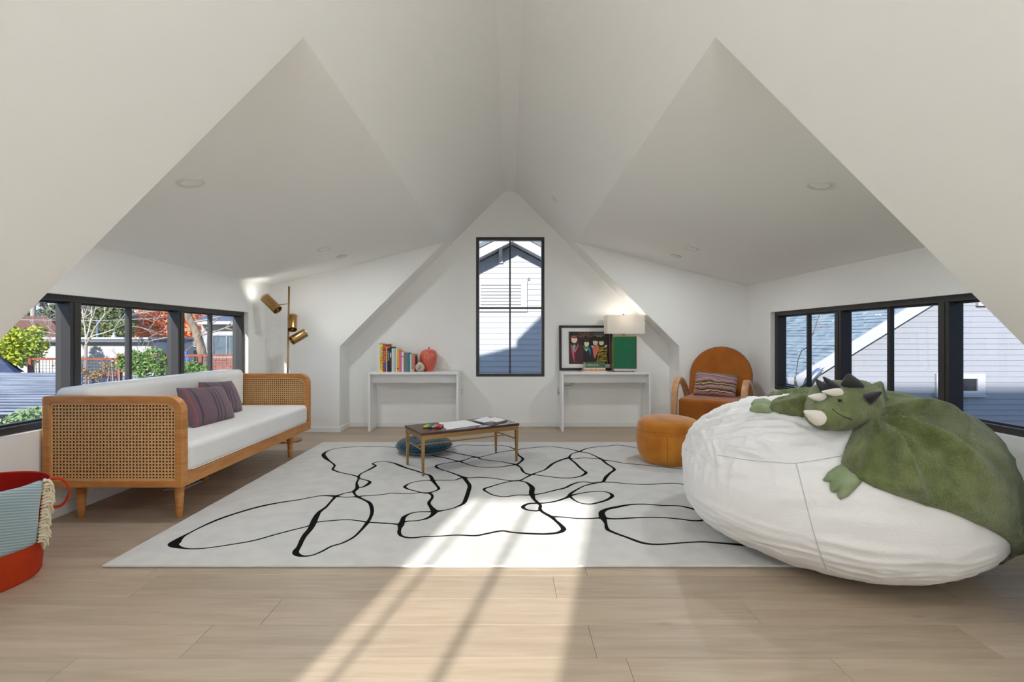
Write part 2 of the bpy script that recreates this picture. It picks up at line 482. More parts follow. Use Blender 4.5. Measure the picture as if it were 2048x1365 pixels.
# ------------------------------------------------------------------ windows
def side_window(name, sgn, label):
    w = thing(name, label, None, (sgn * (XW + 0.09), (WY0 + WY1) / 2, WZ0), kind='structure')
    def bx(n, x0, x1, y0, y1, z0, z1, m=M_black, bev=0.002):
        a, b = sorted((sgn * x0, sgn * x1))
        return obj(n, MB().box(a, b, y0, y1, z0, z1), m, w, bevel=bev)
    xi, xo = XW + 0.045, XW + 0.14
    t = 0.04
    bx('head_frame', xi, xo, WY0, WY1, WZ1 - t, WZ1)
    bx('sill_frame', xi, xo, WY0, WY1, WZ0, WZ0 + t)
    bx('jamb', xi, xo, WY0, WY0 + 0.05, WZ0 + t, WZ1 - t)
    bx('jamb', xi, xo, WY1 - 0.05, WY1, WZ0 + t, WZ1 - t)
    L = (WY1 - WY0) / 3
    bounds = []
    for i in (1, 2):
        y = WY0 + L * i + 0.03
        bx('mullion', xi, xo, y - 0.04, y + 0.04, WZ0 + t, WZ1 - t)
        bx('mullion_groove', xi - 0.004, xi + 0.004, y - 0.012, y + 0.006, WZ0 + t, WZ1 - t, bev=0.001)
        bounds.append(y)
    ys = [WY0 + 0.05, bounds[0] - 0.04, bounds[0] + 0.04, bounds[1] - 0.04, bounds[1] + 0.04, WY1 - 0.05]
    for i in range(3):
        y0, y1 = ys[2 * i], ys[2 * i + 1]
        c = (y0 + y1) / 2
        bx('muntin', xo - 0.055, xo - 0.02, c - 0.014, c + 0.014, WZ0 + t, WZ1 - t)
        # sash bead round the glass
        bx('sash_rail', xo - 0.05, xo - 0.02, y0, y1, WZ0 + t, WZ0 + t + 0.012)
        bx('sash_rail', xo - 0.05, xo - 0.02, y0, y1, WZ1 - t - 0.012, WZ1 - t)
        bx('pane', xo - 0.037, xo - 0.033, y0, c - 0.014, WZ0 + t + 0.012, WZ1 - t - 0.012, M_glass, 0)
        bx('pane', xo - 0.037, xo - 0.033, c + 0.014, y1, WZ0 + t + 0.012, WZ1 - t - 0.012, M_glass, 0)
    return w
side_window('window_1', -1, 'black framed dormer window behind the cane sofa')
side_window('window_2', 1, 'black framed dormer window behind the white bean bag')
def gable_window(name, x0, x1, z0, z1, y0, y1, vbars, hbars, label, tf=0.036):
    w = thing(name, label, None, ((x0 + x1) / 2, (y0 + y1) / 2, z0), kind='structure')
    def bx(n, a, b, c, d, e, f, m=M_black, bev=0.002): return obj(n, MB().box(a, b, c, d, e, f), m, w, bevel=bev)
    bx('head_frame', x0, x1, y0, y1, z1 - tf, z1); bx('sill_frame', x0, x1, y0, y1, z0, z0 + tf)
    bx('jamb', x0, x0 + tf, y0, y1, z0 + tf, z1 - tf); bx('jamb', x1 - tf, x1, y0, y1, z0 + tf, z1 - tf)
    ym = (y0 + y1) / 2
    for v, hw in vbars: bx('muntin', v - hw, v + hw, ym - 0.018, ym + 0.018, z0 + tf, z1 - tf)
    for h, hw in hbars: bx('crossbar', x0 + tf, x1 - tf, ym - 0.0175, ym + 0.0175, h - hw, h + hw)
    xs = [x0 + tf] + sum(([v - hw, v + hw] for v, hw in vbars), []) + [x1 - tf]
    zs = [z0 + tf] + sum(([h - hw, h + hw] for h, hw in hbars), []) + [z1 - tf]
    for i in range(0, len(xs), 2):
        for j in range(0, len(zs), 2):
            bx('pane', xs[i], xs[i + 1], ym - 0.002, ym + 0.002, zs[j], zs[j + 1], M_glass, 0)
    return w
gable_window('window_3', BX0, BX1, BZ0, BZ1, YB + 0.02, YB + 0.1, [(0.006, 0.010)], [(1.471, 0.011)], 'tall black framed gable window in the back wall')
gable_window('window_4', SX0, SX1, SZ0, SZ1, YF - 0.11, YF - 0.03, [(-1.105, 0.012), (-0.768, 0.017)], [], 'black framed gable window behind the viewer', 0.02)

# ------------------------------------------------------------------ rug
RX0, RX1, RY0, RY1, RT = -1.945, 1.715, 2.307, 5.04, 0.014
rug = thing('area_rug', 'pale grey tufted rug with black looping line drawing', 'rug', ((RX0 + RX1) / 2, (RY0 + RY1) / 2, 0))
M_rug = mat('pale_rug_pile', rgb(216, 214, 209), 0.95, sheen=0.3, col2=rgb(205, 203, 198), vscale=(9, 9, 9), bump=0.6, bscale=(420, 420, 420), bdist=0.004, spec=0.1)
M_rugk = mat('black_rug_pile', rgb(20, 19, 19), 0.95, sheen=0.0, bump=0.6, bscale=(420, 420, 420), bdist=0.004, spec=0.1)
obj('pile', MB().prism([(RX0, RY0), (RX1, RY0), (RX1, RY1), (RX0, RY1)], XY, 0.001, RT), M_rug, rug, bevel=0.005)
ZA, ZB_, ZC = (320, 880), (760, 880), (1130, 880)
def cA(pts): return [(320 + x / 4.551, 880 + y / 4.551, w) for x, y, w in pts]
def cB(pts): return [(760 + x / 4.551, 880 + y / 4.551, w) for x, y, w in pts]
def cC(pts): return [(1130 + x / 4.551, 880 + y / 4.551, w) for x, y, w in pts]
LINES = [
 cA([(1600,515,36),(1480,510,16),(1380,525,14),(1250,550,16),(1100,572,20),(930,605,26),(780,645,24),(620,695,24),(480,748,22),(350,808,14),(250,860,16),(190,895,32),(130,945,66),(140,970,40),(220,990,14),(320,995,10),(450,985,10),(650,955,12),(850,920,14),(1050,865,14),(1200,825,14),(1340,790,14),(1390,768,28)]),
 cA([(1600,515,30),(1560,560,18),(1510,615,22),(1450,660,30),(1415,715,40),(1395,760,42),(1370,810,36),(1320,870,34),(1290,920,30),(1265,975,28),(1235,1020,36),(1250,1048,32),(1310,1062,14),(1390,1052,12),(1480,1015,14),(1560,972,14),(1660,942,14),(1760,890,16),(1830,825,18),(1885,760,28)]),
 cA([(1395,760,30),(1430,752,16),(1560,738,12),(1700,730,11),(1800,738,11),(1885,752,18),(1940,755,14),(2048,762,16)]) + cB([(90,765,14),(150,770,18),(195,775,40)]),
 cA([(1600,515,36),(1645,500,18),(1700,484,12),(1765,474,26)]),
 cA([(1600,518,36),(1640,521,16),(1700,525,10),(1760,521,18),(1800,522,32)]),
 cA([(1762,472,28),(1775,500,16),(1800,522,30)]),
 cA([(1762,472,30),(1795,440,32),(1790,395,18),(1808,358,18),(1805,338,26)]),
 cA([(1795,440,26),(1850,430,20),(1895,405,34),(1910,385,26),(1880,370,14),(1830,358,12),(1808,345,18)]),
 cA([(1805,338,24),(1760,325,16),(1680,308,12),(1610,290,18),(1572,268,22),(1590,235,20),(1550,200,18),(1505,165,42),(1490,130,38),(1540,98,14),(1620,78,11),(1750,66,10),(1880,62,10),(2048,64,10)]) + cB([(140,72,10),(240,78,10)]),
 cA([(1805,338,24),(1830,310,14),(1890,280,20),(1945,250,28),(1962,235,22),(1935,220,16),(1970,205,12),(2030,200,12)]) + cB([(50,200,12),(120,212,20),(180,235,32),(230,255,24),(330,285,20),(400,310,20),(450,325,26),(470,350,32),(480,374,36)]),
 cA([(1800,522,30),(1850,513,14),(1950,507,10),(2048,497,9)]) + cB([(100,488,9),(200,492,9),(300,490,9),(370,482,12),(430,487,26)]),
 cA([(1800,522,30),(1850,545,18),(1905,575,26),(1925,615,28),(1930,660,26),(1915,710,22),(1888,756,26)]),
 cB([(480,372,34),(430,372,11),(340,380,10),(270,398,12),(225,430,26),(260,452,16),(310,465,12),(370,480,14),(430,487,26)]),
 cB([(480,372,34),(510,410,22),(535,445,24),(510,465,16),(450,485,22)]),
 cB([(480,372,34),(520,370,14),(600,370,10),(680,368,10),(730,352,22),(765,345,34)]),
 cB([(440,485,26),(470,502,22),(475,530,20),(445,575,26),(465,615,28),(500,655,54)]),
 cB([(500,655,50),(450,657,18),(360,658,12),(280,672,14),(220,705,30),(205,740,34),(190,778,44)]),
 cB([(500,655,50),(470,692,28),(420,720,22),(340,738,10),(270,742,12),(215,750,28)]),
 cB([(500,655,50),(560,648,18),(640,632,11),(700,612,16),(760,580,28),(785,530,34),(805,470,34),(815,420,34),(790,380,34),(765,345,36)]),
 cB([(190,778,44),(180,810,24),(175,850,24),(200,880,18),(280,895,15),(400,885,12),(540,880,11),(700,870,13),(870,875,17),(980,855,17),(1110,832,19),(1200,845,17),(1330,855,21),(1500,860,21),(1620,848,26),(1670,820,34),(1650,785,28),(1600,740,22),(1560,705,30),(1480,660,24),(1455,630,26),(1460,600,22),(1430,570,26),(1400,540,26),(1385,505,44)]),
 cB([(765,345,36),(700,320,20),(640,298,16),(560,272,14),(512,250,26),(522,232,18),(580,218,11),(660,205,12),(725,197,34)]),
 cB([(765,345,34),(820,348,14),(900,343,14),(1010,350,14),(1100,362,11),(1190,375,14),(1270,372,16)]),
 cB([(725,197,34),(680,190,16),(640,178,18),(600,168,18),(550,160,18),(470,145,14)]),
 cB([(725,197,30),(775,185,14),(820,168,14),(885,161,30)]),
 cB([(885,161,30),(800,145,18),(730,130,20),(640,112,16),(560,100,14)]),
 cB([(885,161,28),(930,155,12),(1040,128,10),(1120,108,10),(1235,96,18)]),
 cB([(725,197,30),(770,215,14),(830,235,12),(900,248,13),(1000,252,15),(1100,248,15),(1190,235,20),(1240,228,34)]),
 cB([(885,161,28),(930,180,16),(1000,190,13),(1100,200,13),(1160,212,17),(1240,228,32)]),
 cB([(560,90,9),(655,68,9),(750,50,9),(900,53,9),(1050,50,9),(1150,58,10),(1200,75,15),(1240,95,22)]),
 cB([(1240,95,22),(1290,85,11),(1400,72,11),(1540,65,10),(1640,72,13),(1740,90,14),(1815,110,26)]),
 cB([(1240,95,22),(1260,140,18),(1300,175,28),(1270,210,22),(1240,228,32)]),
 cB([(1240,228,30),(1280,255,18),(1295,280,24),(1320,305,18),(1375,320,28)]),
 cB([(1375,320,26),(1320,350,14),(1270,372,18),(1190,380,14),(1110,398,12),(1030,422,14),(948,450,22),(975,478,14),(1040,508,12),(1140,520,12),(1250,505,12),(1340,505,18),(1385,500,40)]),
 cB([(1250,373,16),(1320,385,16),(1360,410,28),(1385,440,44),(1380,480,44),(1385,505,44)]),
 cB([(1375,320,26),(1430,300,13),(1500,275,16),(1545,240,28),(1580,215,24),(1650,185,26),(1720,165,36)]),
 cB([(1375,320,26),(1420,322,14),(1500,332,12),(1600,345,12),(1720,350,13),(1820,335,17),(1875,303,30),(1850,280,20),(1810,245,24),(1775,210,22),(1735,180,22),(1720,165,30)]),
 cB([(1720,165,30),(1740,135,14),(1780,118,13),(1815,110,26)]),
 cB([(1720,165,30),(1760,175,13),(1850,168,9),(1960,172,11),(2020,178,22)]),
 cB([(1815,110,26),(1870,85,15),(1950,68,12),(2048,60,11)]) + cC([(470,50,9),(560,58,9),(660,78,9),(780,100,9)]),
 cB([(1815,110,24),(1900,125,13),(1980,160,20)]) + cC([(340,185,28)]),
 cC([(340,185,26),(420,195,13),(540,215,13),(700,230,12),(850,245,15),(1050,265,15),(1200,275,14)]),
 cC([(340,185,26),(380,220,22),(430,250,20),(450,275,26),(410,305,24),(370,345,30),(350,380,26),(310,392,20)]),
 cC([(340,386,20),(450,390,13),(560,402,11),(760,408,11),(980,398,13),(1110,412,13),(1300,425,13)]),
 cC([(320,388,22),(250,395,16),(180,385,14),(120,390,15),(60,410,20),(0,440,20)]) + cB([(1600,460,15),(1500,485,12),(1420,500,16),(1385,505,40)]),
 cC([(280,396,20),(180,420,13),(110,455,15),(55,490,24),(40,515,36)]),
 cC([(40,515,34),(100,498,13),(200,480,10),(320,472,10),(400,485,17),(430,515,30),(380,550,22),(300,575,20),(230,588,15),(150,580,11),(90,555,13),(40,515,24)]),
 cC([(40,515,34)]) + cB([(1690,532,22),(1600,562,17),(1500,578,15),(1430,580,26)]),
 cB([(1435,580,22),(1350,585,20),(1300,615,28),(1340,640,18),(1420,650,17),(1460,640,24)]),
 cB([(1565,705,26),(1640,705,10),(1780,718,9),(1900,720,10),(1980,715,18)]) + cC([(345,712,50)]),
 cC([(345,712,50),(335,665,42),(380,635,30),(470,615,30),(560,598,22),(640,590,15),(740,590,13),(880,600,13),(1020,603,11),(1120,620,22),(1200,645,26),(1250,670,28),(1275,712,30),(1240,738,18),(1150,738,15),(1050,725,13),(900,712,11),(740,710,11),(600,715,15),(480,722,15),(400,720,22),(345,712,50)]),
 cC([(345,712,50),(370,760,20),(385,815,26),(450,850,20),(560,890,18),(700,940,22),(820,955,15),(950,950,13),(1080,940,10),(1250,932,13),(1400,942,15),(1560,955,24),(1660,965,28),(1850,985,20),(2100,980,16)]),
]
lm = MB()
for li, ln in enumerate(LINES):
    wp = []
    for px, py, w in ln:
        q = FL(px, py, RT); wp.append((q.x, q.y, w / 1000 * 0.88))
    sm = catmull(wp, 6)
    zt = RT + 0.0012 + 0.00002 * li
    k = len(lm.v); n = len(sm)
    for i, (x, y, w) in enumerate(sm):
        a = sm[max(i - 1, 0)]; b = sm[min(i + 1, n - 1)]
        d = Vector((b[0] - a[0], b[1] - a[1])); d = d.normalized() if d.length > 1e-9 else Vector((1, 0))
        jit = 1 + 0.10 * noise.noise(Vector((x * 60, y * 60, li)))
        h = max(w, 0.009) / 2 * jit
        nx, ny = -d.y * h, d.x * h
        for zz in (RT - 0.003, zt):
            lm.v.append(Vector((x + nx, y + ny, zz))); lm.v.append(Vector((x - nx, y - ny, zz)))
    for i in range(n - 1):
        a = k + 4 * i; b = a + 4
        lm.f += [(a + 2, a + 3, b + 3, b + 2), (a, a + 2, b + 2, b), (a + 3, a + 1, b + 1, b + 3)]
    # round dots at the ends to close the joints
    for x, y, w in (sm[0], sm[-1]):
        k2 = len(lm.v); hw = w / 2
        for j in range(10): lm.v.append(Vector((x + hw * math.cos(j * PI / 5), y + hw * math.sin(j * PI / 5), zt - 0.00001)))
        lm.f.append(tuple(k2 + j for j in range(10)))
obj('line_drawing', lm, M_rugk, rug, label='black tufted lines looping over the rug')

# ------------------------------------------------------------------ sofa
SY0, SY1, SXB, SXF, SZT, SZR = 2.849, 4.70, -2.757, -1.93, 0.755, 0.215
sofa = thing('cane_sofa', 'oak daybed sofa with cane arms and white cushions under the left window', 'sofa', ((SXB + SXF) / 2, (SY0 + SY1) / 2, 0))
def arm_outline(inset, r):
    a, b, c, d = SXB + inset, SXF - inset, SZR + inset, SZT - inset
    return [(a, c), (b, c)] + arc(b - r, d - r, r, 0, 90, 10) + [(a + 0.012, d)] + [(a, d - 0.012)]
def cane_panel(y, parent):
    """woven cane: a sheet of octagonal openings"""
    inset = 0.05
    a, b, c, d = SXB + inset, SXF - inset, SZR + 0.045, SZT - inset
    nx = 37; p = (b - a) / nx; nz = int(round((d - c) / p)); pz = (d - c) / nz
    mb = MB(); h = 0.30; q = 0.155
    for i in range(nx):
        for j in range(nz):
            x0, z0 = a + i * p, c + j * pz
            cx, cz = x0 + p / 2, z0 + pz / 2
            if cx > b - 0.055 and cz > d - 0.055 and (cx - b + 0.06) ** 2 + (cz - d + 0.06) ** 2 > 0.062 ** 2: continue
            o4 = [(x0, z0), (x0 + p, z0), (x0 + p, z0 + pz), (x0, z0 + pz)]
            o8 = [(cx - q * p, cz - h * pz), (cx + q * p, cz - h * pz), (cx + h * p, cz - q * pz), (cx + h * p, cz + q * pz),
                  (cx + q * p, cz + h * pz), (cx - q * p, cz + h * pz), (cx - h * p, cz + q * pz), (cx - h * p, cz - q * pz)]
            vs_ = [(x, y + 0.0012 * ((i + j) % 2), z) for x, z in o4] + [(x, y - 0.001, z) for x, z in o8]
            mb.add(vs_, [(0, 1, 5, 4), (1, 6, 5), (1, 2, 7, 6), (2, 8, 7), (2, 3, 9, 8), (3, 10, 9), (3, 0, 11, 10), (0, 4, 11)])
    return obj('cane_panel', mb, M_cane, parent, solid=0.002)
for y0, y1, nm in ((SY0, SY0 + 0.055, 'near'), (SY1 - 0.055, SY1, 'far')):
    fr = obj('arm_frame', MB().prism(arm_outline(0, 0.095), XZ, y0, y1, [arm_outline(0.042, 0.062)]), M_oak, sofa, bevel=0.004)
    obj('cane_bead', MB().prism(arm_outline(0.042, 0.062), XZ, y0 + 0.008, y0 + 0.016, [arm_outline(0.052, 0.054)]), M_cane, fr)
    obj('cane_bead', MB().prism(arm_outline(0.042, 0.062), XZ, y1 - 0.016, y1 - 0.008, [arm_outline(0.052, 0.054)]), M_cane, fr)
    obj('backing_panel', MB().prism(arm_outline(0.042, 0.062), XZ, y0 + 0.024, y1 - 0.024), mat('brown_backing', rgb(140, 96, 58), 0.8), fr)
    cane_panel(y0 + 0.014, fr)
    cane_panel(y1 - 0.014, fr)
obj('front_rail', MB().box(SXF - 0.035, SXF - 0.002, SY0 + 0.055, SY1 - 0.055, SZR, SZR + 0.075), M_oak_rail, sofa, bevel=0.003)
obj('back_rail', MB().box(SXB + 0.002, SXB + 0.035, SY0 + 0.055, SY1 - 0.055, SZR, SZR + 0.075), M_oak_rail, sofa, bevel=0.003)
obj('slat_base', MB().box(SXB + 0.035, SXF - 0.035, SY0 + 0.055, SY1 - 0.055, SZR + 0.045, SZR + 0.07), M_oak_rail, sofa)
for lx, ly in ((-2.02, 2.96), (-2.62, 2.96), (-2.02, 4.45), (-2.62, 4.55), (-2.35, 3.72)):
    obj('leg', MB().lathe([(0, 0.0), (0.016, 0.0), (0.017, 0.004), (0.029, SZR), (0, SZR)], (lx, ly, 0), 20), M_oak, sofa, smooth=True)
def cushion(x0, x1, y0, y1, z0, z1, r, puff, nx=10, ny=24, nz=6):
    """rounded box cushion with soft faces"""
    bm = bmesh.new()
    bmesh.ops.create_cube(bm, size=2)
    bmesh.ops.subdivide_edges(bm, edges=bm.edges[:], cuts=15, use_grid_fill=True)
    c = Vector(((x0 + x1) / 2, (y0 + y1) / 2, (z0 + z1) / 2)); hs = Vector(((x1 - x0) / 2, (y1 - y0) / 2, (z1 - z0) / 2))
    mb = MB()
    for v in bm.verts:
        p = v.co.copy()
        def warp(t, h):   # concentrate loops near the edges
            s = 1 if t >= 0 else -1
            return s * (1 - (1 - abs(t)) ** 1.6)
        p = Vector((warp(p.x, hs.x), warp(p.y, hs.y), warp(p.z, hs.z)))
        q = Vector((p.x * hs.x, p.y * hs.y, p.z * hs.z))
        inner = Vector((max(-(hs.x - r), min(hs.x - r, q.x)), max(-(hs.y - r), min(hs.y - r, q.y)), max(-(hs.z - r), min(hs.z - r, q.z))))
        d = q - inner
        if d.length > 1e-9: q = inner + d.normalized() * min(r, d.length if d.length < r else r)
        bulge = (1 - p.x ** 2) * (1 - p.y ** 2) if abs(p.z) > 0.99 else 0
        q.z += puff * bulge * (1 if p.z > 0 else -0.3)
        q += 0.003 * noise.noise_vector((q + c) * 5.0)
        mb.v.append(c + q)
    bm.verts.index_update()
    mb.f = [tuple(v.index for v in f.verts) for f in bm.faces]
    bm.free()
    return mb
sc = obj('seat_cushion', cushion(SXB + 0.03, SXF - 0.002, SY0 + 0.058, SY1 - 0.058, SZR + 0.072, 0.457, 0.035, 0.008), M_cream, sofa, smooth=True)
obj('back_cushion', cushion(SXB + 0.005, -2.53, SY0 + 0.06, SY1 - 0.075, 0.455, 0.80, 0.045, 0.004), M_cream, sofa, smooth=True)
obj('piping', MB().tube([(SXF + 0.0005, y, 0.30) for y in (SY0 + 0.09, SY0 + 0.6, SY1 - 0.7, SY1 - 0.09)], 0.0025, 6), M_cream, sc, smooth=True)

def pillow_mb(w, h, t, M, n=16, pinch=0.07):
    mb = MB(); idx = {}
    for s in (1, -1):
        for i in range(n + 1):
            for j in range(n + 1):
                u, v = 2 * i / n - 1, 2 * j / n - 1
                edge = max(abs(u), abs(v)) > 0.999
                if s == -1 and edge: idx[(s, i, j)] = idx[(1, i, j)]; continue
                prof = ((1 - abs(u) ** 2.6) * (1 - abs(v) ** 2.6)) ** 0.55 if not edge else 0
                x = u * w / 2 * (1 - pinch * (1 - abs(v) ** 2) * abs(u) ** 2 * 0.5 )
                z = v * h / 2 * (1 - pinch * (1 - abs(u) ** 2) * abs(v) ** 2)
                y = s * t / 2 * prof + 0.006 * noise.noise(Vector((u * 2.1, v * 2.1, s * 3 + w * 9))) * (0 if edge else 1)
                idx[(s, i, j)] = len(mb.v); mb.v.append(M @ Vector((x, y, z)))
    for s in (1, -1):
        for i in range(n):
            for j in range(n):
                mb.f.append((idx[(s, i, j)], idx[(s, i + 1, j)], idx[(s, i + 1, j + 1)], idx[(s, i, j + 1)]))
    return mb
def stripe_mat(name, axis, bands, period, rough=0.9, wob=0.0, weave=500):
    """colour bands along an object axis; bands: [(pos,color)] constant ramp over 0..1 of period metres"""
    m = bpy.data.materials.new(name); m.use_nodes = True
    n, l = m.node_tree.nodes, m.node_tree.links
    b = n['Principled BSDF']; b.inputs['Roughness'].default_value = rough; b.inputs['Sheen Weight'].default_value = 0.2
    t = n.new('ShaderNodeTexCoord'); sp = n.new('ShaderNodeSeparateXYZ')
    src = t.outputs['Object']
    if wob:
        nz = n.new('ShaderNodeTexNoise'); nz.inputs['Scale'].default_value = 7
        l.new(src, nz.inputs['Vector'])
        ma = n.new('ShaderNodeVectorMath'); ma.operation = 'MULTIPLY_ADD'; ma.inputs[1].default_value = (wob, wob, wob)
        l.new(nz.outputs['Color'], ma.inputs[0]); l.new(src, ma.inputs[2]); src = ma.outputs[0]
    l.new(src, sp.inputs[0])
    dv = n.new('ShaderNodeMath'); dv.operation = 'DIVIDE'; dv.inputs[1].default_value = period
    l.new(sp.outputs['XYZ'.index(axis)], dv.inputs[0])
    ad = n.new('ShaderNodeMath'); ad.operation = 'ADD'; ad.inputs[1].default_value = 0.5; l.new(dv.outputs[0], ad.inputs[0])
    fr = n.new('ShaderNodeMath'); fr.operation = 'FRACT'; l.new(ad.outputs[0], fr.inputs[0])
    cr = n.new('ShaderNodeValToRGB'); cr.color_ramp.interpolation = 'CONSTANT'
    e = cr.color_ramp.elements
    while len(e) < min(len(bands), 32): e.new(0.5)
    for i, (p, c) in enumerate(bands): e[i].position = p; e[i].color = c
    l.new(fr.outputs[0], cr.inputs[0])
    wv = n.new('ShaderNodeTexNoise'); wv.inputs['Scale'].default_value = weave
    l.new(t.outputs['Object'], wv.inputs['Vector'])
    mx = n.new('ShaderNodeMix'); mx.data_type = 'RGBA'; mx.blend_type = 'MULTIPLY'; mx.inputs[0].default_value = 0.55
    l.new(cr.outputs[0], mx.inputs[6]); l.new(wv.outputs['Color'], mx.inputs[7])
    hs = n.new('ShaderNodeHueSaturation'); hs.inputs['Value'].default_value = 1.35; hs.inputs['Saturation'].default_value = 0.9
    l.new(mx.outputs[2], hs.inputs['Color'])
    l.new(hs.outputs[0], b.inputs['Base Color'])
    bp = n.new('ShaderNodeBump'); bp.inputs['Strength'].default_value = 0.4; bp.inputs['Distance'].default_value = 0.001
    l.new(wv.outputs['Fac'], bp.inputs['Height']); l.new(bp.outputs[0], b.inputs['Normal'])
    return m
pl, pd, pr, pg_ = rgb(112, 84, 96), rgb(74, 60, 80), rgb(150, 78, 66), rgb(62, 66, 84)
M_plaid = stripe_mat('plum_striped_wool', 'X', [(0, pl), (0.06, pr), (0.08, pl), (0.14, pd), (0.17, pl), (0.45, pg_), (0.50, pr), (0.52, pg_), (0.56, pl), (0.62, pd), (0.66, pl), (0.88, pr), (0.91, pg_), (0.94, pl)], 0.5)
def place_pillow(name, c, w, h, t, lean, yaw, m, label, cat='pillow', group=None, roll=0.0):
    M = tr(c) @ rot('Z', yaw) @ rot('X', lean) @ rot('Y', roll)
    mb = pillow_mb(w, h, t, Matrix.Identity(4))
    o = obj(name, mb, m, None, smooth=True, sub=1)
    o.matrix_world = M
    tag(o, label, cat, group)
    return o
# sofa pillows stand with their width along the sofa (world y)
place_pillow('sofa_pillow', (-2.285, 3.66, 0.585), 0.52, 0.33, 0.15, math.radians(-26), math.radians(90), M_plaid, 'plum striped lumbar pillow in front on the sofa, nearest the viewer', group='plum sofa pillows', roll=math.radians(5))
place_pillow('sofa_pillow', (-2.40, 4.03, 0.60), 0.46, 0.31, 0.13, math.radians(-22), math.radians(90), M_plaid, 'plum striped lumbar pillow half hidden behind the front sofa pillow', group='plum sofa pillows', roll=math.radians(4))

# ------------------------------------------------------------------ floor lamp with three brass heads
LX, LY = -2.365, 5.16
flamp = thing('floor_lamp', 'slim brass floor lamp with three cylinder heads behind the sofa', 'lamp', (LX, LY, 0))
obj('base', MB().lathe([(0, 0), (0.14, 0), (0.142, 0.01), (0.135, 0.02), (0.012, 0.024), (0, 0.024)], (LX, LY, 0), 40), M_brass, flamp, smooth=True, bevel=0.002)
obj('pole', MB().tube([(LX - 0.012, LY, 0.02), (LX + 0.012, LY, 1.65)], 0.0095, 12), M_brass, flamp, smooth=True)
def lamp_head(top, bot, r, joint, n_slots=22):
    top, bot = Vector(top), Vector(bot)
    ax = (top - bot); L = ax.length; ax.normalize()
    M = Matrix.Translation(bot) @ ax.to_track_quat('Z', 'Y').to_matrix().to_4x4()
    h = obj('lamp_head', MB().lathe([(r - 0.004, 0.02), (r - 0.002, 0.0), (r, 0.0), (r, L - 0.012), (r - 0.002, L - 0.012), (r - 0.002, 0.02)], n=36, M=M), M_brass, flamp, smooth=True, bevel=0.0008)
    obj('inner_cap', MB().lathe([(0, 0.018), (r - 0.003, 0.012), (r - 0.003, 0.035), (0, 0.035)], n=28, M=M), M_brass_dark, h, smooth=True)
    obj('knob', MB().lathe([(0, -0.004), (0.010, -0.002), (0.011, 0.012), (0.006, 0.019), (0, 0.019)], n=14, M=M), M_brass, h, smooth=True)
    teeth = MB()
    for k in range(n_slots):   # slotted crown where light leaks out
        a0 = 2 * PI * k / n_slots; a1 = a0 + PI / n_slots
        vs_ = []
        for rad in (r - 0.002, r):
            for (a, z) in ((a0, L - 0.012), (a1, L - 0.012), (a1, L), (a0, L)):
                vs_.append(M @ Vector((rad * math.cos(a), rad * math.sin(a), z)))
        teeth.add(vs_, [(0, 3, 2, 1), (4, 5, 6, 7), (0, 1, 5, 4), (1, 2, 6, 5), (2, 3, 7, 6), (3, 0, 4, 7)])
    obj('slotted_crown', teeth, M_brass, h)
    obj('bulb', MB().lathe([(0, L * 0.35), (0.014, L * 0.36), (0.016, L * 0.5), (0.028, L * 0.72), (0.024, L * 0.86), (0, L * 0.92)], n=16, M=M), M_bulb, h, smooth=True)
    sp = bpy.data.lights.new('bulb_light', 'SPOT'); sp.energy = 1.25; sp.spot_size = math.radians(130); sp.spot_blend = 1.0; sp.shadow_soft_size = 0.02; sp.color = (1, 0.95, 0.88)
    so_ = bpy.data.objects.new('bulb_light', sp); COL.objects.link(so_)
    so_.parent = h
    wm = Matrix.Translation(bot + ax * (L * 0.96)) @ (ax).to_track_quat('-Z', 'Y').to_matrix().to_4x4()
    so_.matrix_local = WMAT[flamp.as_pointer()].inverted() @ wm
    j = Vector(joint)
    near = bot + ax * (L * 0.35)
    obj('swivel_arm', MB().tube([j, j + (near - j) * 0.55, near], 0.0045, 8), M_brass, h, smooth=True)
    return h
M_bulb = mat('warm_bulb', (1, 0.93, 0.82, 1), 0.4, emit=1.5)
lamp_head(P(529.5, 595, LY + 0.02), P(555.5, 621, LY - 0.02), 0.050, (LX + 0.009, LY, 1.465))
lamp_head(P(585.5, 632, LY + 0.05), P(584.5, 660, LY - 0.045), 0.046, (LX + 0.007, LY, 1.26))
lamp_head(P(611, 666, LY + 0.07), P(583, 682, LY - 0.04), 0.048, (LX + 0.002, LY, 1.085))

# ------------------------------------------------------------------ console tables
def console(x0, x1, label):
    y0, y1, zt, t = 5.665, 5.945, 0.697, 0.027
    c = thing('console_table', label, 'table', ((x0 + x1) / 2, (y0 + y1) / 2, 0), group='white console tables')
    obj('tabletop', MB().box(x0, x1, y0, y1, zt - t, zt), M_white_lac, c, bevel=0.0015)
    obj('side_panel', MB().box(x0, x0 + 0.024, y0, y1, 0, zt - t), M_white_lac, c, bevel=0.0015)
    obj('side_panel', MB().box(x1 - 0.024, x1, y0, y1, 0, zt - t), M_white_lac, c, bevel=0.0015)
    obj('apron', MB().box(x0 + 0.024, x1 - 0.024, y0 + 0.10, y0 + 0.118, zt - t - 0.108, zt - t), M_white_lac, c, bevel=0.001)
    return c
console(-1.657, -0.599, 'white waterfall console table carrying the upright books and coral vase')
console(0.612, 1.658, 'white waterfall console table carrying the green lamp and framed picture')
CZ = 0.697

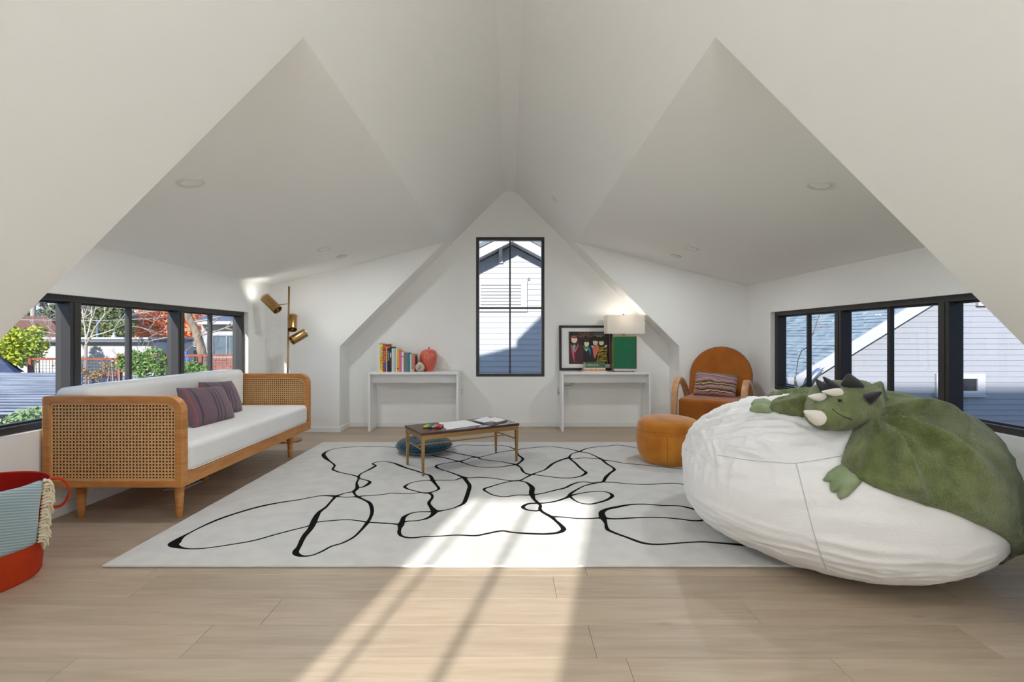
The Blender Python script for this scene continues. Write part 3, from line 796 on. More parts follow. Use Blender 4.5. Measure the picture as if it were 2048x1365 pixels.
# upright books, left to right; (zoomed px left, right, top, colour, label, extras)
def book(x0, x1, zt, yf, depth, col, label, rough=0.45, pages=True, lean=0.0, z0=CZ, var=0.0, col2=None):
    b = thing('book', label, 'book', ((x0 + x1) / 2, yf + depth / 2, z0), group='books standing on the left console')
    m = mat('cover_' + label.split()[0] + label.split()[1], col, rough, col2=col2, vscale=(60, 60, 60)) if col2 else mat('cover', col, rough)
    th = 0.0025
    B = WMAT[b.as_pointer()]
    Ml = tr((x0, yf, z0)) @ rot('Y', lean) @ tr((-x0, -yf, -z0))
    mb = MB()
    mb.box(x0 + 0.0003, x0 + th, yf, yf + depth, z0, zt, Ml).box(x1 - th, x1 - 0.0003, yf, yf + depth, z0, zt, Ml).box(x0 + th, x1 - th, yf, yf + th, z0, zt, Ml)
    obj('cover', mb, m, b)
    obj('page_block', MB().box(x0 + th, x1 - th, yf + th, yf + depth - 0.004, z0 + 0.003, zt - 0.004, Ml), M_pages, b)
    return b
BY = 5.70
kx = BY / F / 12.8
def bx_(z): return (740 + z / 12.8 - VX) * BY / F
def bz_(z): return HC - (670 + z / 12.8 - VY) * BY / F
bk = {}
bk[1] = book(bx_(165), bx_(242), bz_(215), BY + 0.01, 0.25, rgb(226, 224, 230), 'tall pearly white book at the far left end of the book row', lean=-0.0)
bk[2] = book(bx_(242), bx_(325), bz_(240), BY, 0.26, rgb(240, 222, 70), 'tall yellow book with teal and red spine letters')
bk[3] = book(bx_(325), bx_(410), bz_(244), BY, 0.26, rgb(190, 34, 22), 'tall red book with orange spine letters and blue block')
bk[4] = book(bx_(410), bx_(437), bz_(308), BY + 0.005, 0.22, rgb(232, 222, 178), 'thin cream book between the red and the navy book')
bk[5] = book(bx_(437), bx_(502), bz_(345), BY, 0.22, rgb(34, 36, 52), 'dark navy book with pale vertical title')
bk[6] = book(bx_(502), bx_(552), bz_(315), BY, 0.23, rgb(30, 28, 26), 'black book with white label block beside the navy book')
bk[7] = book(bx_(552), bx_(590), bz_(352), BY + 0.003, 0.21, rgb(226, 222, 216), 'off white book right of the black book')
bk[8] = book(bx_(590), bx_(632), bz_(350), BY, 0.21, rgb(196, 210, 206), 'pale mint book in the middle of the row')
bk[9] = book(bx_(632), bx_(655), bz_(350), BY + 0.002, 0.2, rgb(158, 176, 204), 'thin pale blue book in the middle of the row')
bk[10] = book(bx_(655), bx_(685), bz_(348), BY + 0.004, 0.2, rgb(234, 232, 222), 'white book left of the amber yellow book')
bk[11] = book(bx_(685), bx_(747), bz_(388), BY, 0.2, rgb(240, 176, 24), 'amber yellow book with dark mark near the foot')
bk[12] = book(bx_(747), bx_(810), bz_(435), BY, 0.19, rgb(222, 98, 150), 'bright pink book next to the amber one')
bk[13] = book(bx_(810), bx_(860), bz_(440), BY, 0.19, rgb(236, 232, 226), 'white book with red mark right of the pink book')
bk[14] = book(bx_(860), bx_(965), bz_(465), BY, 0.19, rgb(128, 118, 112), 'thick taupe grey book with rounded top')
bk[15] = book(bx_(965), bx_(1027), bz_(485), BY, 0.18, rgb(22, 138, 150), 'teal book near the right end of the row')
bk[16] = book(bx_(1027), bx_(1060), bz_(490), BY + 0.003, 0.18, rgb(226, 230, 228), 'slim white book between teal and salmon books')
bk[17] = book(bx_(1060), bx_(1140), bz_(500), BY, 0.18, rgb(206, 128, 112), 'salmon picture book at the right end beside the geode')
def sp_text(k, s, size, col, zx, zz):
    text('spine_title', s, size, mat('ink', col, 0.6), bk[k], spine_M(bx_(zx), BY - 0.0006, bz_(zz)))
sp_text(2, 'MIAMI', 0.046, rgb(40, 150, 170), 288, 452)
sp_text(2, 'BEACH', 0.045, rgb(214, 48, 30), 288, 745)
sp_text(3, 'ST. TROPEZ', 0.038, rgb(250, 186, 30), 368, 490)
obj('spine_block', MB().box(bx_(338), bx_(400), BY - 0.0008, BY + 0.0005, bz_(905), bz_(690)), mat('blue_block', rgb(78, 110, 184), 0.5), bk[3])
text('spine_title', 'SOLEIL', 0.030, mat('ink', rgb(60, 84, 150), 0.6), bk[3], spine_M(bx_(368), BY - 0.0012, bz_(798)))
sp_text(5, 'CREATIVE', 0.026, rgb(206, 208, 220), 470, 540)
obj('spine_label', MB().box(bx_(514), bx_(542), BY - 0.0008, BY + 0.0005, bz_(580), bz_(460)), mat('label', rgb(220, 222, 206), 0.6), bk[6])
obj('spine_label', MB().box(bx_(512), bx_(544), BY - 0.0008, BY + 0.0005, bz_(860), bz_(600)), mat('label', rgb(66, 64, 40), 0.6), bk[6])
obj('spine_mark', MB().lathe([(0, -0.0008), (0.008, -0.0008), (0.008, 0.0005), (0, 0.0005)], n=16, M=tr((bx_(714), BY, bz_(868))) @ rot('X', -PI / 2) @ rot('X', PI)), M_blackpl, bk[11])
obj('spine_mark', MB().lathe([(0, -0.0008), (0.008, -0.0008), (0.008, 0.0005), (0, 0.0005)], n=16, M=tr((bx_(834), BY, bz_(560))) @ rot('X', -PI / 2) @ rot('X', PI)), mat('dark_red_ink', rgb(120, 50, 60), 0.6), bk[13])
obj('spine_block', MB().box(bx_(1062), bx_(1120), BY - 0.0008, BY + 0.0005, bz_(955), bz_(868)), mat('sand_block', rgb(214, 178, 130), 0.6), bk[17])
obj('spine_block', MB().box(bx_(1062), bx_(1120), BY - 0.0009, BY + 0.0005, bz_(868), bz_(845)), mat('green_band', rgb(78, 130, 60), 0.6), bk[17])
obj('cover_picture', MB().box(bx_(1140) - 0.0005, bx_(1140) + 0.0008, BY + 0.06, BY + 0.17, bz_(800), bz_(560)), mat('dark_picture', rgb(96, 52, 40), 0.6), bk[17])

# geode
gx = P(839.8, 734, 5.72)
ge = thing('geode', 'cut white stone geode between the books and the vase', 'stone', (gx.x, 5.72, CZ))
def rock(c, r, seed, cut=None, sub=3, amp=0.22):
    bm = bmesh.new(); bmesh.ops.create_icosphere(bm, subdivisions=sub, radius=1)
    mb = MB()
    for v in bm.verts:
        d = v.co.normalized(); k = 1 + amp * noise.noise(d * 2.2 + Vector((seed, seed, seed))) + 0.06 * noise.noise(d * 7 + Vector((seed, 0, 0)))
        q = Vector((d.x * r[0] * k, d.y * r[1] * k, d.z * r[2] * k))
        if cut is not None and q.y < cut: q.y = cut + 0.006 * noise.noise(q * 90)
        mb.v.append(Vector(c) + q)
    bm.verts.index_update()
    mb.f = [tuple(v.index for v in f.verts) for f in bm.faces]; bm.free()
    return mb
rk = rock((gx.x, 5.72, CZ + 0.056), (0.054, 0.042, 0.054), 3.1, -0.024)
zmin = min(v.z for v in rk.v)
for v in rk.v: v.z += CZ - zmin
obj('stone_shell', rk, mat('chalky_stone', rgb(220, 206, 190), 0.85, col2=rgb(196, 178, 160), vscale=(40, 40, 40), bump=0.6, bscale=(90, 90, 90), bdist=0.004), ge, smooth=True)
crs = MB(); r5 = random.Random(5)
for k in range(46):
    a, q = r5.uniform(0, 2 * PI), r5.uniform(0, 0.03)
    c = Vector((gx.x + q * math.cos(a), 5.72 - 0.024, CZ + 0.052 + q * math.sin(a))); s_ = r5.uniform(0.003, 0.007)
    crs.add([c + Vector((-s_, 0.004, -s_)), c + Vector((s_, 0.004, -s_)), c + Vector((s_, 0.004, s_)), c + Vector((-s_, 0.004, s_)), c + Vector((r5.uniform(-.003, .003), -s_, r5.uniform(-.003, .003)))], [(0, 1, 4), (1, 2, 4), (2, 3, 4), (3, 0, 4)])
obj('crystals', crs, mat('grey_crystal', rgb(170, 158, 140), 0.25, var=0.4, vscale=(120, 120, 120)), ge, kind='stuff')

# coral vase
vc = P(857.5, 742, 5.84)
va = thing('lidded_vase', 'ribbed glossy coral jar on the left console', 'vase', (vc.x, 5.84, CZ))
M_coral = mat('coral_glaze', rgb(224, 112, 88), 0.12, col2=rgb(206, 92, 70), vscale=(9, 9, 4), coat=0.6)
prof = [(0, 0), (0.055, 0), (0.057, 0.012), (0.062, 0.03), (0.083, 0.07), (0.099, 0.12), (0.104, 0.165), (0.100, 0.205), (0.088, 0.235), (0.066, 0.255), (0.035, 0.266), (0, 0.270)]
pr3 = catmull(prof, 4)
mb = MB(); nv = 96; n_rib = 26
for r, z in pr3:
    for j in range(nv):
        a = 2 * PI * j / nv
        k = 1 + 0.028 * abs(math.sin(a * n_rib / 2)) * (1 if 0.03 < z < 0.25 else 0.3)
        mb.v.append(Vector((vc.x + max(r, 0.0005) * k * math.cos(a), 5.84 + max(r, 0.0005) * k * math.sin(a), CZ + z)))
for i in range(len(pr3) - 1):
    for j in range(nv): mb.f.append((i * nv + j, i * nv + (j + 1) % nv, (i + 1) * nv + (j + 1) % nv, (i + 1) * nv + j))
obj('jar_body', mb, M_coral, va, smooth=True)
obj('stem_knob', MB().tube([(vc.x, 5.84, CZ + 0.268), (vc.x + 0.002, 5.84, CZ + 0.28), (vc.x + 0.008, 5.838, CZ + 0.292)], [0.012, 0.007, 0.006], 10), mat('brown_glaze', rgb(176, 112, 78), 0.3), va, smooth=True)

# framed picture
pf = thing('framed_picture', 'black framed colourful figure print leaning on the wall behind the green lamp', 'picture', (0.936, 5.93, CZ))
LEAN = tr((0, 5.925, CZ)) @ rot('X', math.radians(-3.0)) @ tr((0, -5.925, -CZ))
px0, px1, pz0, pz1 = 0.611, 1.262, CZ + 0.004, 1.252
FW = 0.028
def rect(a, b, c, d): return [(a, c), (b, c), (b, d), (a, d)]
XZL = lambda u, v, t: LEAN @ Vector((u, t, v))
yF = 5.915
obj('frame', MB().prism(rect(px0, px1, pz0, pz1), XZL, yF, yF + 0.022, [rect(px0 + FW, px1 - FW, pz0 + FW, pz1 - FW)]), mat('matte_black_frame', rgb(36, 34, 34), 0.5), pf, bevel=0.0015)
obj('mat_board', MB().prism(rect(px0 + FW, px1 - FW, pz0 + FW, pz1 - FW), XZL, yF + 0.012, yF + 0.02), mat('white_mat_board', rgb(236, 236, 234), 0.8), pf)
def zpx(zx): return (1120 + zx / 11.375 - VX) * 5.92 / F
def zpz(zy): return HC - (640 + zy / 11.375 - VY) * 5.92 / F
ax0, ax1, az0, az1 = zpx(205), zpx(1138), zpz(1010), zpz(268)
pr_ = obj('print', MB().prism(rect(ax0, ax1, az0, az1), XZL, yF + 0.010, yF + 0.0125), mat('dark_maroon_print', rgb(54, 34, 32), 0.6, col2=rgb(34, 28, 26), vscale=(8, 8, 8)), pf)
inks = {}
def ink(c):
    if c not in inks: inks[c] = mat('print_ink', rgb(*c), 0.6)
    return inks[c]
lay = [0]
def shape(name, pts, c):
    lay[0] += 1
    t = yF + 0.0100 - 0.00003 * lay[0]
    pp = [(min(max(zpx(x), ax0), ax1), min(max(zpz(y), az0), az1)) for x, y in pts]
    obj(name, MB().prism(pp, XZL, t, t + 0.00004), ink(c), pr_)
def line(name, pts, w, c):
    for (x0, y0), (x1, y1) in zip(pts, pts[1:]):
        d = Vector((x1 - x0, y1 - y0)); L = d.length
        if L < 1e-3: continue
        nx, ny = -d.y / L * w / 2, d.x / L * w / 2
        shape(name, [(x0 + nx, y0 + ny), (x1 + nx, y1 + ny), (x1 - nx, y1 - ny), (x0 - nx, y0 - ny)], c)
def oval(name, cx, cy, rx, ry, c, n=14, a0=0, a1=360):
    shape(name, [(cx + rx * math.cos(math.radians(a0 + (a1 - a0) * i / n)), cy + ry * math.sin(math.radians(a0 + (a1 - a0) * i / n))) for i in range(n + (0 if a1 - a0 == 360 else 1))], c)
for a in range(8): line('ray', [(600 + 60 * math.cos(math.radians(200 + a * 20)), 420 + 60 * math.sin(math.radians(200 + a * 20))), (600 + 230 * math.cos(math.radians(200 + a * 20)), 420 + 200 * math.sin(math.radians(200 + a * 20)))], 7, (206, 130, 104))
for a in range(9): line('ray', [(910 + 40 * math.cos(math.radians(215 + a * 13)), 420 + 40 * math.sin(math.radians(215 + a * 13))), (910 + 190 * math.cos(math.radians(215 + a * 13)), 420 + 170 * math.sin(math.radians(215 + a * 13)))], 6, (150, 172, 168))
shape('jacket', [(205, 1010), (225, 560), (300, 520), (420, 520), (520, 580), (590, 700), (590, 1010)], (78, 44, 50))
shape('jacket', [(530, 1010), (540, 640), (700, 640), (770, 800), (790, 1010)], (38, 32, 34))
shape('jacket', [(780, 1010), (860, 640), (1060, 600), (1110, 760), (1130, 1010)], (30, 26, 26))
shape('lapel', [(240, 560), (285, 600), (330, 800), (335, 990), (300, 880), (270, 720)], (214, 84, 104))
shape('lapel', [(430, 530), (415, 620), (345, 760), (335, 800), (350, 690)], (226, 104, 116))
shape('shirt', [(285, 600), (330, 560), (360, 590), (340, 720), (322, 750)], (150, 176, 170))
shape('scarf', [(535, 590), (670, 620), (650, 690), (605, 730), (560, 690)], (36, 150, 130))
shape('scarf', [(670, 620), (708, 680), (700, 800), (680, 800), (676, 720), (650, 690)], (30, 128, 170))
shape('scarf', [(570, 660), (640, 655), (605, 730)], (226, 186, 70))
shape('cravat', [(740, 620), (790, 590), (880, 560), (890, 680), (830, 800), (800, 890), (770, 820)], (226, 112, 100))
shape('collar', [(700, 600), (770, 580), (760, 650)], (160, 206, 206))
shape('collar', [(1010, 600), (1070, 570), (1080, 600), (1040, 640)], (224, 220, 196))
for cx, cy, rx, ry, hx in ((330, 450, 70, 80, -6), (612, 540, 55, 74, 6), (812, 510, 56, 70, -4), (950, 520, 56, 64, 4)):
    oval('face', cx, cy, rx, ry, (232, 222, 192))
    oval('hair', cx + hx, cy - ry * 0.42, rx * 1.12, ry * 0.72, (128, 116, 112) if cx < 400 else (52, 46, 44), 14, 180, 360)
line('glasses', [(262, 400), (400, 405)], 34, (206, 40, 62))
oval('lens', 300, 404, 20, 12, (120, 26, 44)); oval('lens', 365, 406, 20, 12, (120, 26, 44))
rs = random.Random(4); pts = []
for k in range(26): pts.append((860 + (k % 2) * 190 + rs.uniform(-40, 40), 640 + 14 * k + rs.uniform(-20, 20)))
line('scribble', pts, 7, (206, 176, 50))
line('scribble', [(990, 620), (880, 780), (840, 1000)], 9, (226, 190, 60)); line('scribble', [(1070, 640), (1045, 800), (1085, 1000)], 9, (226, 190, 60))
shape('edge_light', [(205, 268), (222, 268), (222, 1010), (205, 1010)], (88, 70, 62))

# table lamp
lp = thing('table_lamp', 'table lamp with green grid body and white box shade on the right console', 'lamp', (1.36, 5.78, CZ))
M_acr = mat('clear_acrylic_base', rgb(206, 204, 198), 0.1, spec=0.8)
obj('foot_plate', MB().box(1.232, 1.510, 5.70, 5.86, CZ + 0.012, CZ + 0.036), M_acr, lp, bevel=0.002)
for fx in (1.26, 1.48): obj('foot', MB().lathe([(0, 0), (0.014, 0), (0.014, 0.012), (0, 0.012)], (fx, 5.78, CZ), 12), M_blackpl, lp)
gx0, gx1, gz0, gz1, gy0, gy1 = 1.222, 1.503, CZ + 0.036, 1.118, 5.72, 5.83
bd = obj('body', MB().box(gx0, gx1, gy0, gy1, gz0, gz1), mat('deep_green', rgb(8, 92, 58), 0.4), lp)
for (a, b, c, d) in ((gx0 - 0.002, gx0 + 0.004, gz0, gz1), (gx1 - 0.004, gx1 + 0.002, gz0, gz1)):
    obj('brass_edge', MB().box(a, b, gy0 - 0.003, gy1 + 0.002, c, d), M_brass, bd)
for (c, d) in ((gz0, gz0 + 0.005), (gz1 - 0.005, gz1 + 0.002)):
    obj('brass_edge', MB().box(gx0, gx1, gy0 - 0.0025, gy1 + 0.0015, c, d), M_brass, bd)
tl = MB(); nx, nz = 24, 33
for i in range(nx):
    for j in range(nz):
        x0 = gx0 + 0.006 + (gx1 - gx0 - 0.012) * i / nx; z0 = gz0 + 0.007 + (gz1 - gz0 - 0.014) * j / nz
        wx, wz = (gx1 - gx0 - 0.012) / nx, (gz1 - gz0 - 0.014) / nz
        tl.add([(x0 + 0.001, gy0, z0 + 0.001), (x0 + wx - 0.001, gy0, z0 + 0.001), (x0 + wx - 0.001, gy0, z0 + wz - 0.001), (x0 + 0.001, gy0, z0 + wz - 0.001), (x0 + wx / 2, gy0 - 0.003, z0 + wz / 2)], [(0, 1, 4), (1, 2, 4), (2, 3, 4), (3, 0, 4)])
obj('studs', tl, mat('green_stud', rgb(10, 118, 74), 0.35, rnd=0.0), bd, kind='stuff')
obj('neck', MB().tube([(1.36, 5.775, gz1), (1.36, 5.775, 1.375)], 0.008, 12), M_gold, lp, smooth=True)
obj('finial', MB().lathe([(0, 0), (0.02, 0), (0.02, 0.004), (0.008, 0.007), (0.010, 0.018), (0, 0.022)], (1.36, 5.775, 1.366), 16), M_gold, lp, smooth=True)
shm = bpy.data.materials.new('white_shade_fabric'); shm.use_nodes = True
sn, sl_ = shm.node_tree.nodes, shm.node_tree.links
sb = sn['Principled BSDF']; sb.inputs['Base Color'].default_value = rgb(240, 238, 234); sb.inputs['Roughness'].default_value = 0.9
tb = sn.new('ShaderNodeBsdfTranslucent'); tb.inputs[0].default_value = rgb(240, 232, 220)
mxs = sn.new('ShaderNodeMixShader'); mxs.inputs[0].default_value = 0.35
sl_.new(sb.outputs[0], mxs.inputs[1]); sl_.new(tb.outputs[0], mxs.inputs[2]); sl_.new(mxs.outputs[0], sn['Material Output'].inputs[0])
hx0, hx1, hy0, hy1, hz0, hz1 = 1.150, 1.590, 5.678, 5.886, 1.148, 1.366
shd = obj('lamp_shade', MB().prism(rect(hx0, hx1, hy0, hy1), XY, hz0, hz1, [rect(hx0 + 0.003, hx1 - 0.003, hy0 + 0.003, hy1 - 0.003)]), shm, lp)
obj('spider', MB().tube([(hx0 + 0.003, 5.775, hz1 - 0.01), (hx1 - 0.003, 5.775, hz1 - 0.01)], 0.002, 6).tube([(1.36, hy0 + 0.003, hz1 - 0.01), (1.36, hy1 - 0.003, hz1 - 0.01)], 0.002, 6), M_gold, shd)
obj('bulb', MB().lathe([(0, 0), (0.013, 0.002), (0.015, 0.02), (0.03, 0.055), (0.024, 0.08), (0, 0.09)], (1.36, 5.775, 1.235), 16), M_bulb, shd, smooth=True)
pl_ = bpy.data.lights.new('shade_bulb_light', 'POINT'); pl_.energy = 2.6; pl_.shadow_soft_size = 0.04; pl_.color = (1, 0.92, 0.82)
plo = bpy.data.objects.new('shade_bulb_light', pl_); COL.objects.link(plo); plo.parent = lp; plo.location = (0, -0.005, 1.345 - CZ)

# flat stack of books in front of the picture
def flat_book(x0, x1, y0, y1, z0, z1, col, label, title=None, tcol=None, col2=None):
    b = thing('stacked_book', label, 'book', ((x0 + x1) / 2, (y0 + y1) / 2, z0), group='flat book stack on the right console')
    m = mat('stack_cover', col, 0.5, col2=col2, vscale=(80, 80, 10))
    t = 0.003
    obj('cover', MB().box(x0, x1, y0, y1, z0, z0 + t).box(x0, x1, y0, y1, z1 - t, z1).box(x0, x1, y0, y0 + t, z0 + t, z1 - t), m, b)
    obj('page_block', MB().box(x0 + 0.004, x1 - 0.004, y0 + t, y1 - 0.004, z0 + t, z1 - t), M_pages, b)
    if title: text('spine_title', title, (z1 - z0) * 0.62, mat('ink', tcol, 0.6), b, front_M(x0 + (x1 - x0) * 0.36, y0 - 0.0006, (z0 + z1) / 2))
    return b
sx = lambda zx: (1110 + zx / 9.75 - VX) * 5.69 / F
flat_book(sx(545), sx(1012), 5.675, 5.86, CZ, CZ + 0.012, rgb(222, 226, 230), 'pale blue white book at the bottom of the flat stack')
flat_book(sx(570), sx(980), 5.685, 5.87, CZ + 0.012, CZ + 0.034, rgb(236, 176, 108), 'orange patterned book in the flat stack', col2=rgb(206, 128, 60))
flat_book(sx(575), sx(984), 5.685, 5.86, CZ + 0.034, CZ + 0.050, rgb(240, 234, 224), 'thin white book under the green one in the flat stack')
flat_book(sx(590), sx(980), 5.680, 5.86, CZ + 0.050, CZ + 0.110, rgb(84, 112, 72), 'thick green book with pale title on top of the flat stack', 'NERUDA', rgb(206, 214, 178), col2=rgb(60, 112, 98))

# ------------------------------------------------------------------ outlets, cord
def outlet(px, py, y, label, xw=None):
    c = P(px, py, y)
    o = thing('wall_outlet', label, 'outlet', (c.x, y, c.z), group=None)
    w, h = 0.055, 0.092
    obj('cover_plate', MB().box(c.x - w / 2, c.x + w / 2, y - 0.005, y, c.z - h / 2, c.z + h / 2), M_trim, o, bevel=0.002)
    for dz in (0.022, -0.022):
        rc = obj('receptacle', MB().box(c.x - 0.016, c.x + 0.016, y - 0.007, y - 0.005, c.z + dz - 0.014, c.z + dz + 0.014), M_trim, o, bevel=0.001)
        for dx in (-0.006, 0.006): obj('slot', MB().box(c.x + dx - 0.0015, c.x + dx + 0.0015, y - 0.0076, y - 0.0069, c.z + dz - 0.003, c.z + dz + 0.007), M_blackpl, rc)
        obj('slot', MB().box(c.x - 0.0025, c.x + 0.0025, y - 0.0076, y - 0.0069, c.z + dz - 0.011, c.z + dz - 0.007), M_blackpl, rc)
    return o
outlet(924, 783.5, YB, 'white wall outlet beside the left console leg')
outlet(1117, 783.5, YB, 'white wall outlet with a plug beside the right console leg')
outlet(1513, 789, YC, 'white wall outlet right of the cognac armchair')
pc = P(1117, 786, YB)
cd = thing('lamp_cord', 'silver plug and grey cord running under the right console', 'cord', (pc.x, YB - 0.02, pc.z))
obj('plug', MB().lathe([(0, 0), (0.013, 0), (0.014, 0.018), (0.008, 0.03), (0, 0.032)], n=14, M=tr((pc.x + 0.002, YB - 0.008, pc.z)) @ rot('X', PI / 2)), M_silver, cd, smooth=True)
e1, e2 = P(1129, 773, 5.86), P(1147, 765.5, 5.80)
obj('cable', MB().tube(catmull([(pc.x + 0.002, YB - 0.036, pc.z), (pc.x + 0.03, YB - 0.05, pc.z + 0.02), tuple(e1 + Vector((0, 0.05, 0))), tuple(P(1139, 771.5, 5.83)), tuple(e2), tuple(e2 + Vector((0.02, 0.02, 0.03)))], 6), 0.0025, 6), mat('grey_cable', rgb(120, 118, 112), 0.5), cd, smooth=True)

# ------------------------------------------------------------------ coffee table and things on it
TC, TA = Vector((-0.404, 4.178, 0)), math.radians(30.4)
MT = tr(TC) @ rot('Z', TA)
tz0 = RT + 0.0035
ct = thing('coffee_table', 'low coffee table with dark wood top and brass legs on the rug', 'table', (TC.x, TC.y, tz0), TA)
hl, hw = 0.4425, 0.2
TT = 0.352
obj('tabletop', MB().box(-hl - 0.006, hl + 0.006, -hw - 0.004, hw + 0.004, TT - 0.02, TT, MT), M_walnut, ct, bevel=0.0015)
ap = MB()
obj('apron_rail', MB().box(-hl, hl, -hw, -hw + 0.012, TT - 0.055, TT - 0.02, MT), M_brass, ct)
obj('apron_rail', MB().box(-hl, hl, hw - 0.012, hw, TT - 0.055, TT - 0.02, MT), M_brass, ct)
obj('apron_rail', MB().box(-hl, -hl + 0.012, -hw + 0.012, hw - 0.012, TT - 0.055, TT - 0.02, MT), M_brass, ct)
obj('apron_rail', MB().box(hl - 0.012, hl, -hw + 0.012, hw - 0.012, TT - 0.055, TT - 0.02, MT), M_brass, ct)
for sx_ in (-1, 1):
    for sy_ in (-1, 1):
        cx, cy = sx_ * (hl - 0.013), sy_ * (hw - 0.013)
        obj('leg', MB().taper((cx, cy, tz0), (cx, cy, TT - 0.02), 0.0075, 0.0075, 0.0135, 0.0135, MT), M_brass, ct, bevel=0.001)
for sx_ in (-1, 1):
    obj('stretcher', MB().box(sx_ * (hl - 0.013) - 0.005, sx_ * (hl - 0.013) + 0.005, -hw + 0.02, hw - 0.02, 0.212, 0.222, MT), M_brass, ct)
obj('stretcher', MB().box(-hl + 0.018, hl - 0.018, -0.005, 0.005, 0.2125, 0.2215, MT), M_brass, ct)
def on_table(px, py, z=TT): return FL(px, py, z)
def sheet(pts, z, t): return MB().prism([(p.x, p.y) for p in pts], XY, z, z + t)
M_paper = mat('white_paper', rgb(244, 244, 243), 0.8)
pp = [on_table(876, 846), on_table(931, 841), on_table(963, 850), on_table(894, 860)]
tag(obj('paper_sheet', sheet(pp, TT + 0.0003, 0.0012), M_paper), 'large blank white paper sheet in the middle of the coffee table', 'paper')
# marker set
mk0 = on_table(867, 855)
ms = thing('marker_set', 'flat pack of coloured markers at the left of the coffee table', 'markers', (mk0.x, mk0.y, TT), TA + 0.35)
MM = tr((mk0.x, mk0.y, TT)) @ rot('Z', TA - 0.62)
obj('tray', MB().box(-0.075, 0.075, -0.055, 0.055, 0.0004, 0.004, MM), mat('dark_tray', rgb(60, 62, 60), 0.5), ms)
cols = [(230, 224, 60), (240, 210, 40), (120, 190, 90), (60, 140, 150), (120, 120, 130), (200, 200, 196), (240, 140, 60), (226, 60, 60), (210, 40, 50), (236, 90, 100)]
for i, c in enumerate(cols):
    x = -0.0675 + 0.015 * i
    mk = obj('marker', MB().tube([MM @ Vector((x, -0.05, 0.0105)), MM @ Vector((x, 0.02, 0.0105))], 0.0065, 10), mat('marker_barrel', rgb(*c), 0.4), ms, smooth=True)
    obj('cap', MB().tube([MM @ Vector((x, 0.02, 0.0105)), MM @ Vector((x, 0.05, 0.0105))], 0.007, 10), mat('marker_cap', rgb(*[max(0, int(v * 0.8)) for v in c]), 0.4), mk, smooth=True)
# stack: grey folders + white papers
fp = [on_table(944.5, 843), on_table(977, 836.5), on_table(1015, 842.5), on_table(984, 851.5)]
ctr = sum(fp, Vector((0, 0, 0))) / 4
tag(obj('grey_folder', sheet(fp, TT + 0.0003, 0.005), mat('grey_card', rgb(138, 138, 134), 0.6)), 'grey folder at the bottom of the pile on the coffee table', 'folder')
f2 = [ctr + (p - ctr) * 0.97 + Vector((0.004, 0.006, 0)) for p in fp]
tag(obj('grey_booklet', sheet(f2, TT + 0.0056, 0.005), mat('grey_card_dark', rgb(120, 121, 118), 0.6)), 'darker grey booklet between the folder and the top papers', 'booklet')
cA_, cB__ = [on_table(946, 841, TT + .011), on_table(973, 834.8, TT + .011), on_table(998, 840, TT + .011), on_table(968, 846, TT + .011)], [on_table(965, 839.5, TT + .013), on_table(991, 834.8, TT + .013), on_table(1013, 840.5, TT + .013), on_table(993, 845.2, TT + .013)]
tag(obj('loose_paper', sheet(cA_, TT + 0.0112, 0.0012), M_paper), 'white paper lying on the left of the grey booklet', 'paper')
tag(obj('loose_paper', sheet(cB__, TT + 0.0128, 0.0012), M_paper), 'white paper topmost on the right of the grey booklet', 'paper')
ec = on_table(988, 847, TT + .011)
tag(obj('red_eraser', MB().box(-0.012, 0.012, -0.006, 0.006, TT + 0.0109, TT + 0.0165, tr((ec.x, ec.y, 0)) @ rot('Z', 0.5)), mat('red_rubber', rgb(150, 56, 60), 0.7), bevel=0.002), 'tiny red eraser on the grey booklet', 'eraser')

# teal floor cushion
fc = Vector((-0.815, 4.62, RT))
fcu = thing('floor_cushion', 'round pleated teal velvet cushion on the rug under the coffee table', 'cushion', tuple(fc))
mb = MB(); na, nr = 120, 22
R0, H0 = 0.262, 0.135
prof = []
for i in range(nr + 1):       # top: from centre to rim
    t = i / nr; prof.append((R0 * t, H0 * (0.5 + 0.5 * (1 - t ** 3.2) ** 0.5) - 0.052 * math.exp(-(t / 0.16) ** 2)))
for i in range(nr - 1, -1, -1):
    t = i / nr; prof.append((R0 * t, H0 * (0.5 - 0.5 * (1 - t ** 3.2) ** 0.5)))
for r, z in prof:
    for j in range(na):
        a = 2 * PI * j / na
        pl2 = abs(math.sin(a * 15)); k = (r / R0)
        dz = -0.010 * (1 - pl2) ** 2 * min(1, 4 * k) * (1 if z > H0 * 0.5 else 0.4)
        rr_ = max(r, 0.001) * (1 + 0.012 * pl2 * k)
        mb.v.append(Vector((fc.x + rr_ * math.cos(a), fc.y + rr_ * math.sin(a), fc.z + max(0.001, z + (dz if z > 0.03 else 0)))))
for i in range(len(prof) - 1):
    for j in range(na): mb.f.append((i * na + j, i * na + (j + 1) % na, (i + 1) * na + (j + 1) % na, (i + 1) * na + j))
obj('cushion_body', mb, M_teal, fcu, smooth=True)
obj('button', MB().lathe([(0, -0.004), (0.02, 0.0), (0.018, 0.01), (0, 0.014)], (fc.x, fc.y, fc.z + H0 - 0.062), 20), M_teal, fcu, smooth=True)
obj('piping', MB().tube([(fc.x + (R0 + 0.004) * math.cos(2 * PI * j / 72), fc.y + (R0 + 0.004) * math.sin(2 * PI * j / 72), fc.z + H0 * 0.46) for j in range(72)], 0.004, 6, closed=True), M_teal, fcu, smooth=True)

